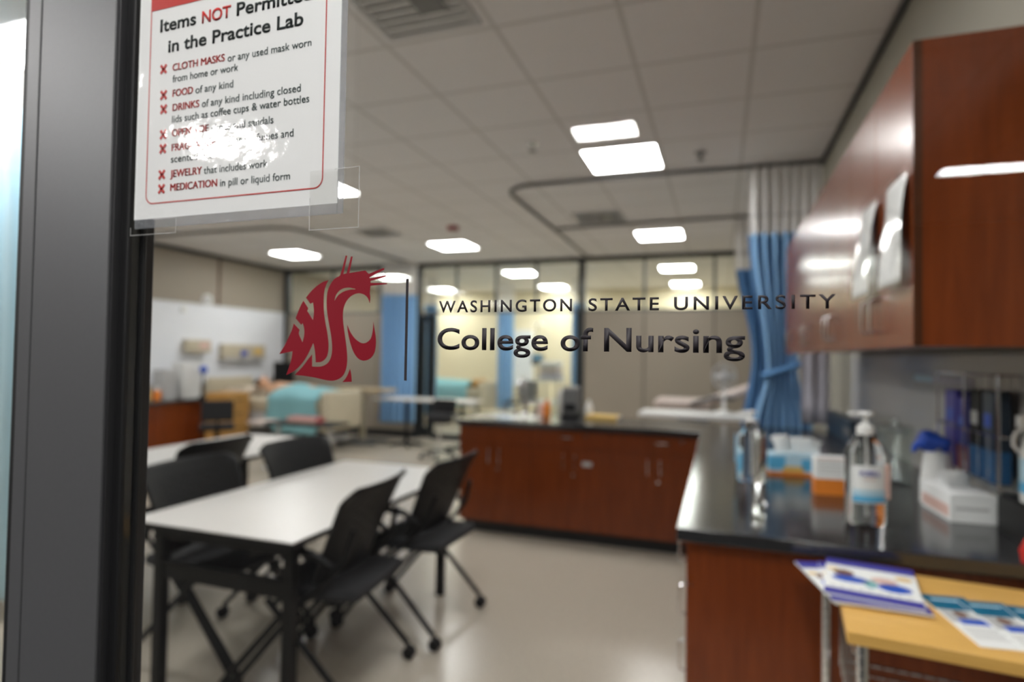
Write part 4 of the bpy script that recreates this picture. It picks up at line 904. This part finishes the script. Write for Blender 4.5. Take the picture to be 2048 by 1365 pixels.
MB().prism_y(rel([(-.2218, 1.5163), (-.2197, 1.5163), (-.2197, 1.4402), (-.2218, 1.4402)]), yd0, yd1, 'charcoal').build('divider', dec)
k = YG
for wd_, a, b in (('College', -.19478, -.11095), ('of', -.10213, -.07981), ('Nursing', -.07244, .01454)):
    text('lettering', wd_, a, b, EYE.z+.0093*k, .0403*k, 'charcoal', YG-.0003, dec, weight=.018, spacing=1.02)
for wd_, a, b in (('WASHINGTON', -.19417, -.0945), ('STATE', -.0832, -.03716), ('UNIVERSITY', -.02783, .06415)):
    text('small_lettering', wd_, a, b, EYE.z+.0786*k, .0218*k, 'charcoal', YG-.0003, dec, weight=.016, spacing=1.28)
EMB = {
  'a': [(-0.19051, 0.03806), (-0.19121, 0.03715), (-0.19231, 0.03691), (-0.19382, 0.03666), (-0.19532, 0.03626), (-0.19701, 0.03556), (-0.19891, 0.03462), (-0.20079, 0.03354), (-0.20273, 0.03225), (-0.20480, 0.03074), (-0.20672, 0.02917), (-0.20848, 0.02747), (-0.21022, 0.02561), (-0.21191, 0.02381), (-0.20763, 0.01882), (-0.20505, 0.01979), (-0.20460, 0.01748), (-0.20415, 0.01510), (-0.20391, 0.01279), (-0.20402, 0.01048), (-0.20433, 0.00811), (-0.20464, 0.00581), (-0.21047, 0.01309), (-0.20959, 0.01534), (-0.21429, 0.02134), (-0.21510, 0.02015), (-0.21594, 0.01893), (-0.21674, 0.01762), (-0.21763, 0.01593), (-0.21858, 0.01398), (-0.21942, 0.01216), (-0.22015, 0.01052), (-0.22082, 0.00889), (-0.22147, 0.00731), (-0.21580, 0.00196), (-0.21462, 0.00352), (-0.21406, 0.00227), (-0.21350, 0.00098), (-0.21309, -0.00039), (-0.21282, -0.00205), (-0.21267, -0.00395), (-0.21274, -0.00585), (-0.21310, -0.00781), (-0.21369, -0.00991), (-0.21426, -0.01194), (-0.21567, -0.00961), (-0.21713, -0.00720), (-0.21805, -0.00524), (-0.21810, -0.00411), (-0.21774, -0.00301), (-0.21739, -0.00195), (-0.22316, 0.00316), (-0.22377, 0.00124), (-0.22440, -0.00073), (-0.22519, -0.00274), (-0.22641, -0.00535), (-0.22797, -0.00836), (-0.22973, -0.01142), (-0.23184, -0.01466), (-0.23430, -0.01818), (-0.23668, -0.02160), (-0.22373, -0.01923), (-0.22395, -0.02101), (-0.22417, -0.02284), (-0.22452, -0.02473), (-0.22512, -0.02697), (-0.22590, -0.02947), (-0.22670, -0.03183), (-0.22755, -0.03404), (-0.22848, -0.03626), (-0.22939, -0.03842), (-0.22671, -0.03734), (-0.22395, -0.03624), (-0.22135, -0.03485), (-0.21879, -0.03299), (-0.21623, -0.03075), (-0.21396, -0.02845), (-0.21200, -0.02611), (-0.21020, -0.02357), (-0.20854, -0.02098), (-0.20696, -0.01823), (-0.20542, -0.01527), (-0.20394, -0.01241), (-0.20348, -0.01377), (-0.20301, -0.01518), (-0.20261, -0.01665), (-0.20227, -0.01834), (-0.20197, -0.02021), (-0.20171, -0.02205), (-0.20148, -0.02389), (-0.20128, -0.02581), (-0.20109, -0.02767), (-0.19933, -0.02762), (-0.19751, -0.02757), (-0.19584, -0.02719), (-0.19420, -0.02635), (-0.19260, -0.02516), (-0.19136, -0.02382), (-0.19053, -0.02233), (-0.19001, -0.02061), (-0.18967, -0.01881), (-0.18947, -0.01692), (-0.18944, -0.01484), (-0.18956, -0.01268), (-0.18990, -0.01007), (-0.19041, -0.00712), (-0.19098, -0.00425), (-0.19164, -0.00144), (-0.19239, 0.00147), (-0.19305, 0.00421), (-0.19359, 0.00684), (-0.19408, 0.00946), (-0.19446, 0.01192), (-0.19473, 0.01424), (-0.19492, 0.01655), (-0.19502, 0.01887), (-0.19507, 0.02142), (-0.19504, 0.02413), (-0.19487, 0.02659), (-0.19453, 0.02876), (-0.19402, 0.03082), (-0.19338, 0.03273), (-0.19254, 0.03455), (-0.19151, 0.03633)],
  'b': [(-0.22097, -0.03812), (-0.21856, -0.03595), (-0.21609, -0.03371), (-0.21387, -0.03157), (-0.21188, -0.02937), (-0.21002, -0.02713), (-0.20842, -0.02525), (-0.20719, -0.02393), (-0.20597, -0.02268), (-0.20479, -0.02147), (-0.20452, -0.03098), (-0.20283, -0.03106), (-0.20110, -0.03113), (-0.19942, -0.03111), (-0.19773, -0.03100), (-0.19600, -0.03078), (-0.19438, -0.03039), (-0.19278, -0.02978), (-0.19120, -0.02896), (-0.18987, -0.02800), (-0.18881, -0.02686), (-0.18793, -0.02552), (-0.18725, -0.02413), (-0.18675, -0.02270), (-0.18641, -0.02113), (-0.18619, -0.01953), (-0.18607, -0.01786), (-0.18606, -0.01606), (-0.18616, -0.01418), (-0.18641, -0.01186), (-0.18680, -0.00921), (-0.18728, -0.00654), (-0.18790, -0.00376), (-0.18865, -0.00081), (-0.18933, 0.00189), (-0.18989, 0.00427), (-0.19042, 0.00657), (-0.19089, 0.00881), (-0.19132, 0.01110), (-0.19171, 0.01346), (-0.19199, 0.01575), (-0.19216, 0.01806), (-0.19223, 0.02045), (-0.19219, 0.02268), (-0.19208, 0.02480), (-0.19186, 0.02689), (-0.19144, 0.02883), (-0.19077, 0.03069), (-0.18987, 0.03251), (-0.18885, 0.03416), (-0.18767, 0.03574), (-0.18629, 0.03725), (-0.18487, 0.03851), (-0.18321, 0.03930), (-0.18141, 0.03990), (-0.18015, 0.04098), (-0.17864, 0.04500), (-0.17710, 0.05057), (-0.17561, 0.05596), (-0.17409, 0.05590), (-0.17729, 0.04158), (-0.17426, 0.04210), (-0.17068, 0.05515), (-0.16908, 0.05493), (-0.17177, 0.04224), (-0.15745, 0.04367), (-0.15660, 0.04292), (-0.15572, 0.04214), (-0.15504, 0.04156), (-0.15416, 0.04108), (-0.14962, 0.04254), (-0.14496, 0.04403), (-0.14171, 0.04501), (-0.14051, 0.04482), (-0.14082, 0.04372), (-0.15357, 0.03836), (-0.15338, 0.03768), (-0.13928, 0.03943), (-0.13883, 0.03852), (-0.15272, 0.03549), (-0.15252, 0.03413), (-0.13820, 0.03346), (-0.13802, 0.03271), (-0.15237, 0.03188), (-0.15262, 0.03128), (-0.15277, 0.02998), (-0.15295, 0.02815), (-0.15302, 0.02649), (-0.15288, 0.02521), (-0.15263, 0.02398), (-0.15249, 0.02274), (-0.15256, 0.02139), (-0.15274, 0.01995), (-0.15291, 0.01855), (-0.15337, 0.01974), (-0.15385, 0.02096), (-0.15438, 0.02202), (-0.15500, 0.02289), (-0.15572, 0.02366), (-0.15652, 0.02431), (-0.15746, 0.02488), (-0.15853, 0.02536), (-0.15961, 0.02573), (-0.16074, 0.02601), (-0.16195, 0.02619), (-0.16313, 0.02625), (-0.16428, 0.02618), (-0.16546, 0.02598), (-0.16664, 0.02564), (-0.16792, 0.02515), (-0.16929, 0.02449), (-0.17057, 0.02367), (-0.17180, 0.02264), (-0.17301, 0.02140), (-0.17404, 0.02008), (-0.17489, 0.01871), (-0.17561, 0.01719), (-0.17615, 0.01555), (-0.17654, 0.01368), (-0.17679, 0.01159), (-0.17688, 0.00947), (-0.17681, 0.00731), (-0.17658, 0.00500), (-0.17625, 0.00261), (-0.17581, -0.00003), (-0.17524, -0.00293), (-0.17469, -0.00574), (-0.17416, -0.00852), (-0.17361, -0.01138), (-0.17314, -0.01407), (-0.17273, -0.01667), (-0.17238, -0.01927), (-0.17214, -0.02162), (-0.17201, -0.02373), (-0.17198, -0.02577), (-0.17207, -0.02767), (-0.17226, -0.02950), (-0.17259, -0.03131), (-0.17308, -0.03298), (-0.17376, -0.03462), (-0.17463, -0.03622), (-0.17563, -0.03758), (-0.17678, -0.03867), (-0.17813, -0.03959), (-0.17959, -0.04034), (-0.18122, -0.04097), (-0.18306, -0.04148), (-0.18495, -0.04178), (-0.18694, -0.04183), (-0.18909, -0.04168), (-0.19132, -0.04143), (-0.19412, -0.04100), (-0.19732, -0.04043), (-0.20055, -0.03992), (-0.20387, -0.03948), (-0.20742, -0.03906), (-0.21084, -0.03872), (-0.21419, -0.03848), (-0.21762, -0.03830)],
  'h': [(-0.18484, 0.02064), (-0.18468, 0.02179), (-0.18451, 0.02297), (-0.18421, 0.02408), (-0.18372, 0.02513), (-0.18307, 0.02617), (-0.18230, 0.02710), (-0.18142, 0.02797), (-0.18038, 0.02880), (-0.17921, 0.02948), (-0.17786, 0.03006), (-0.17632, 0.03054), (-0.17477, 0.03083), (-0.17316, 0.03092), (-0.17145, 0.03084), (-0.16986, 0.03064), (-0.16841, 0.03031), (-0.16697, 0.02985), (-0.16559, 0.02940), (-0.16727, 0.02937), (-0.16901, 0.02934), (-0.17072, 0.02922), (-0.17249, 0.02896), (-0.17434, 0.02859), (-0.17604, 0.02812), (-0.17763, 0.02749), (-0.17917, 0.02671), (-0.18047, 0.02592), (-0.18150, 0.02509), (-0.18236, 0.02418), (-0.18310, 0.02329), (-0.18374, 0.02242), (-0.18430, 0.02151)],
  'c': [(-0.17267, 0.00200), (-0.17179, 0.00017), (-0.17088, -0.00170), (-0.16986, -0.00346), (-0.16862, -0.00518), (-0.16719, -0.00690), (-0.16576, -0.00835), (-0.16428, -0.00955), (-0.16271, -0.01057), (-0.16129, -0.01134), (-0.16013, -0.01184), (-0.15893, -0.01217), (-0.15778, -0.01228), (-0.15662, -0.01216), (-0.15543, -0.01181), (-0.15433, -0.01129), (-0.15326, -0.01061), (-0.15222, -0.00972), (-0.15137, -0.00866), (-0.15075, -0.00733), (-0.15028, -0.00575), (-0.14993, -0.00418), (-0.14969, -0.00256), (-0.14954, -0.00085), (-0.14945, 0.00067), (-0.14939, 0.00187), (-0.14938, 0.00304), (-0.14936, 0.00417), (-0.14894, 0.00215), (-0.14850, 0.00006), (-0.14809, -0.00194), (-0.14766, -0.00394), (-0.14723, -0.00599), (-0.14692, -0.00789), (-0.14673, -0.00963), (-0.14665, -0.01135), (-0.14671, -0.01309), (-0.14688, -0.01508), (-0.14720, -0.01721), (-0.14767, -0.01904), (-0.14833, -0.02046), (-0.14921, -0.02173), (-0.15016, -0.02280), (-0.15119, -0.02368), (-0.15237, -0.02440), (-0.15356, -0.02494), (-0.15480, -0.02533), (-0.15614, -0.02557), (-0.15744, -0.02560), (-0.15875, -0.02544), (-0.16011, -0.02507), (-0.16139, -0.02447), (-0.16264, -0.02360), (-0.16387, -0.02245), (-0.16499, -0.02114), (-0.16611, -0.01952), (-0.16722, -0.01759), (-0.16822, -0.01553), (-0.16916, -0.01314), (-0.17006, -0.01045), (-0.17081, -0.00800), (-0.17141, -0.00585), (-0.17192, -0.00375), (-0.17230, -0.00195), (-0.17248, -0.00059), (-0.17258, 0.00072)],
  'd': [(-0.16929, -0.03214), (-0.16888, -0.03346), (-0.16846, -0.03483), (-0.16812, -0.03625), (-0.16786, -0.03804), (-0.16765, -0.04006), (-0.16744, -0.04203), (-0.17595, -0.04250), (-0.17491, -0.04150), (-0.17384, -0.04047), (-0.17291, -0.03939), (-0.17212, -0.03817), (-0.17141, -0.03683), (-0.17079, -0.03557), (-0.17025, -0.03441), (-0.16976, -0.03326)],
}
c = bpy.data.curves.new('emblem', 'CURVE'); c.dimensions = '2D'; c.fill_mode = 'BOTH'; c.extrude = .0001
for key, pts in EMB.items():
    sp = c.splines.new('POLY'); sp.points.add(len(pts)-1); sp.use_cyclic_u = True
    for q, (x, z) in zip(sp.points, pts): q.co = (x, z, 0, 1)
o = bpy.data.objects.new('emblem', c); COL.objects.link(o); bpy.context.view_layer.update()
me = bpy.data.meshes.new_from_object(o.evaluated_get(bpy.context.evaluated_depsgraph_get())); bpy.data.objects.remove(o)
for v in me.vertices: v.co = Vector((v.co.x, v.co.z-.0002, v.co.y))
me.materials.clear(); me.materials.append(M['crimson']); me.name = 'emblem'
o = bpy.data.objects.new('emblem', me); COL.objects.link(o); o.parent = dec

px_, pz_ = sanit.location.x, sanit.location.z; sanit.rotation_euler = (0, 0, 0)
text('label_word', 'PURELL', px_-.034, px_+.026, pz_+.163, .015, 'violet', sanit.location.y-.0408, sanit, weight=.04)
sanit.rotation_euler = (0, 0, .2)

# ------------------------------------------------------------------ the notice taped on the glass
YS = YG-.0016
sg = thing('notice', 'laminated notice with a red border listing items not permitted, taped to the glass', 'notice', (-.39, YG, 1.70))
def nb(x0, x1, z0, z1, y0, y1): return ((x0+.39, y0, z0-1.70), (x1+.39, y1, z1-1.70))
MB().box(*nb(-.5015, -.2835, 1.5775, 1.862, -.0012, -.0006), 'paper').build('page', sg)
def rrect(x0, x1, z0, z1, r, n=8, top=True):
    pts = []
    for cx, cz, a0 in ((x1-r, z1-r, 0), (x0+r, z1-r, PI/2), (x0+r, z0+r, PI), (x1-r, z0+r, 3*PI/2)):
        for i in range(n+1): a = a0+PI/2*i/n; pts.append((cx+r*math.cos(a)+.39, cz+r*math.sin(a)-1.70))
    return pts
bd_ = MB(); mi = bd_._mi('red'); A = rrect(-.4880, -.2975, 1.5905, 1.85, .0085); B = rrect(-.4870, -.2985, 1.5915, 1.849, .0076)
va = [bd_.bm.verts.new((x, -.0014, z)) for x, z in A]; vb = [bd_.bm.verts.new((x, -.0014, z)) for x, z in B]
for i in range(len(A)): bd_._face([va[i], va[(i+1) % len(A)], vb[(i+1) % len(A)], vb[i]], mi)
bd_.build('border', sg, solid=.00008, smooth=False)
MB().box(*nb(-.4875, -.298, 1.7665, 1.849, -.00145, -.0013), 'red').build('header_band', sg)
ty = YG-.0015
def body(s, x0, x1, zb, m='ink', w=.0, cap=.0062, sp=1.0, dbl=0): return text('text_line', s, x0, x1-dbl, zb, cap, m, ty, sg, weight=w, spacing=sp, double=dbl)
body('Items', -.4762, -.4344, 1.7455, 'inkblack', .019, .0115); body('NOT', -.4277, -.3956, 1.7452, 'red', .022, .0108); body('Permitted', -.3893, -.3122, 1.7450, 'inkblack', .019, .0115)
body('in the Practice Lab', -.4660, -.3202, 1.7255, 'inkblack', .019, .0115)
for s, x0, x1, z, r in (('CLOTH MASKS', -.4602, -.4009, 1.7082, 1), ('or any used mask worn', -.3977, -.3117, 1.7070, 0), ('from home or work', -.4598, -.3861, 1.6978, 0), ('FOOD', -.4593, -.4355, 1.6848, 1), ('of any kind', -.4326, -.3909, 1.6843, 0),
                        ('DRINKS', -.4588, -.4279, 1.6720, 1), ('of any kind including closed', -.4250, -.3211, 1.6712, 0), ('lids such as coffee cups & water bottles', -.4589, -.3126, 1.6615, 0), ('OPEN-TOE', -.4586, -.4165, 1.6492, 1), ('shoes and sandals', -.4132, -.3478, 1.6484, 0),
                        ('FRAGRANCE', -.4585, -.4084, 1.6362, 1), ('such as perfumes and', -.4063, -.3272, 1.6352, 0), ('scented oils', -.4588, -.4113, 1.6259, 0), ('JEWELRY', -.4592, -.4228, 1.6129, 1), ('that includes work', -.4206, -.3526, 1.6125, 0), ('MEDICATION', -.4587, -.4054, 1.6007, 1), ('in pill or liquid form', -.4022, -.3296, 1.6002, 0)):
    body(s, x0, x1, z, 'red' if r else 'ink', .0, dbl=.0005 if r else 0)
for x, z in ((-.4708, 1.7114), (-.4698, 1.6879), (-.4693, 1.6750), (-.4689, 1.6522), (-.4688, 1.6394), (-.4691, 1.6162), (-.4690, 1.6034)):
    c = MB()
    for a in (.72, -.72): c.box((x+.39-.0012, -.0016, z-1.70-.0050), (x+.39+.0011, -.0013, z-1.70+.0050), 'red', rot=(0, a, 0))
    c.build('cross_mark', sg)
# laminate: clear sheet over the page, its welded rim and the wrinkles at the corner
MB().box(*nb(-.4985, -.2780, 1.5690, 1.868, -.0022, -.0019), 'film').build('laminate_sheet', sg)
rm = MB()
for a in (nb(-.2835, -.2780, 1.5690, 1.868, -.0019, -.0008), nb(-.5000, -.2835, 1.5690, 1.5775, -.0019, -.0008)): rm.box(*a, 'filmedge')
rm.build('laminate_rim', sg, bevel=.0005)
def tape(name, label, x0, x1, z0, z1):
    t = thing(name, label, 'tape', ((x0+x1)/2, YG-.0024, (z0+z1)/2), 0, 'clear tape on the notice'); w, h = (x1-x0)/2, (z1-z0)/2
    MB().box((-w, -.00005, -h), (w, .00005, h), 'tape').build('strip', t)
    e = MB(); q = .0004
    e.box((-w, -.0001, -h), (w, .0001, -h+q), 'tapeedge').box((w-q, -.0001, -h), (w, .0001, h), 'tapeedge').box((-w, -.0001, -h), (-w+q, .0001, h*.1), 'tapeedge').box((0, -.0001, h-q), (w, .0001, h), 'tapeedge'); e.build('edge', t)
tape('clear_tape', 'clear tape over the lower right corner of the notice', -.3090, -.2630, 1.5570, 1.6045)
tape('clear_tape', 'clear tape at the lower left of the notice beside the dark frame', -.5040, -.4495, 1.5630, 1.5765)
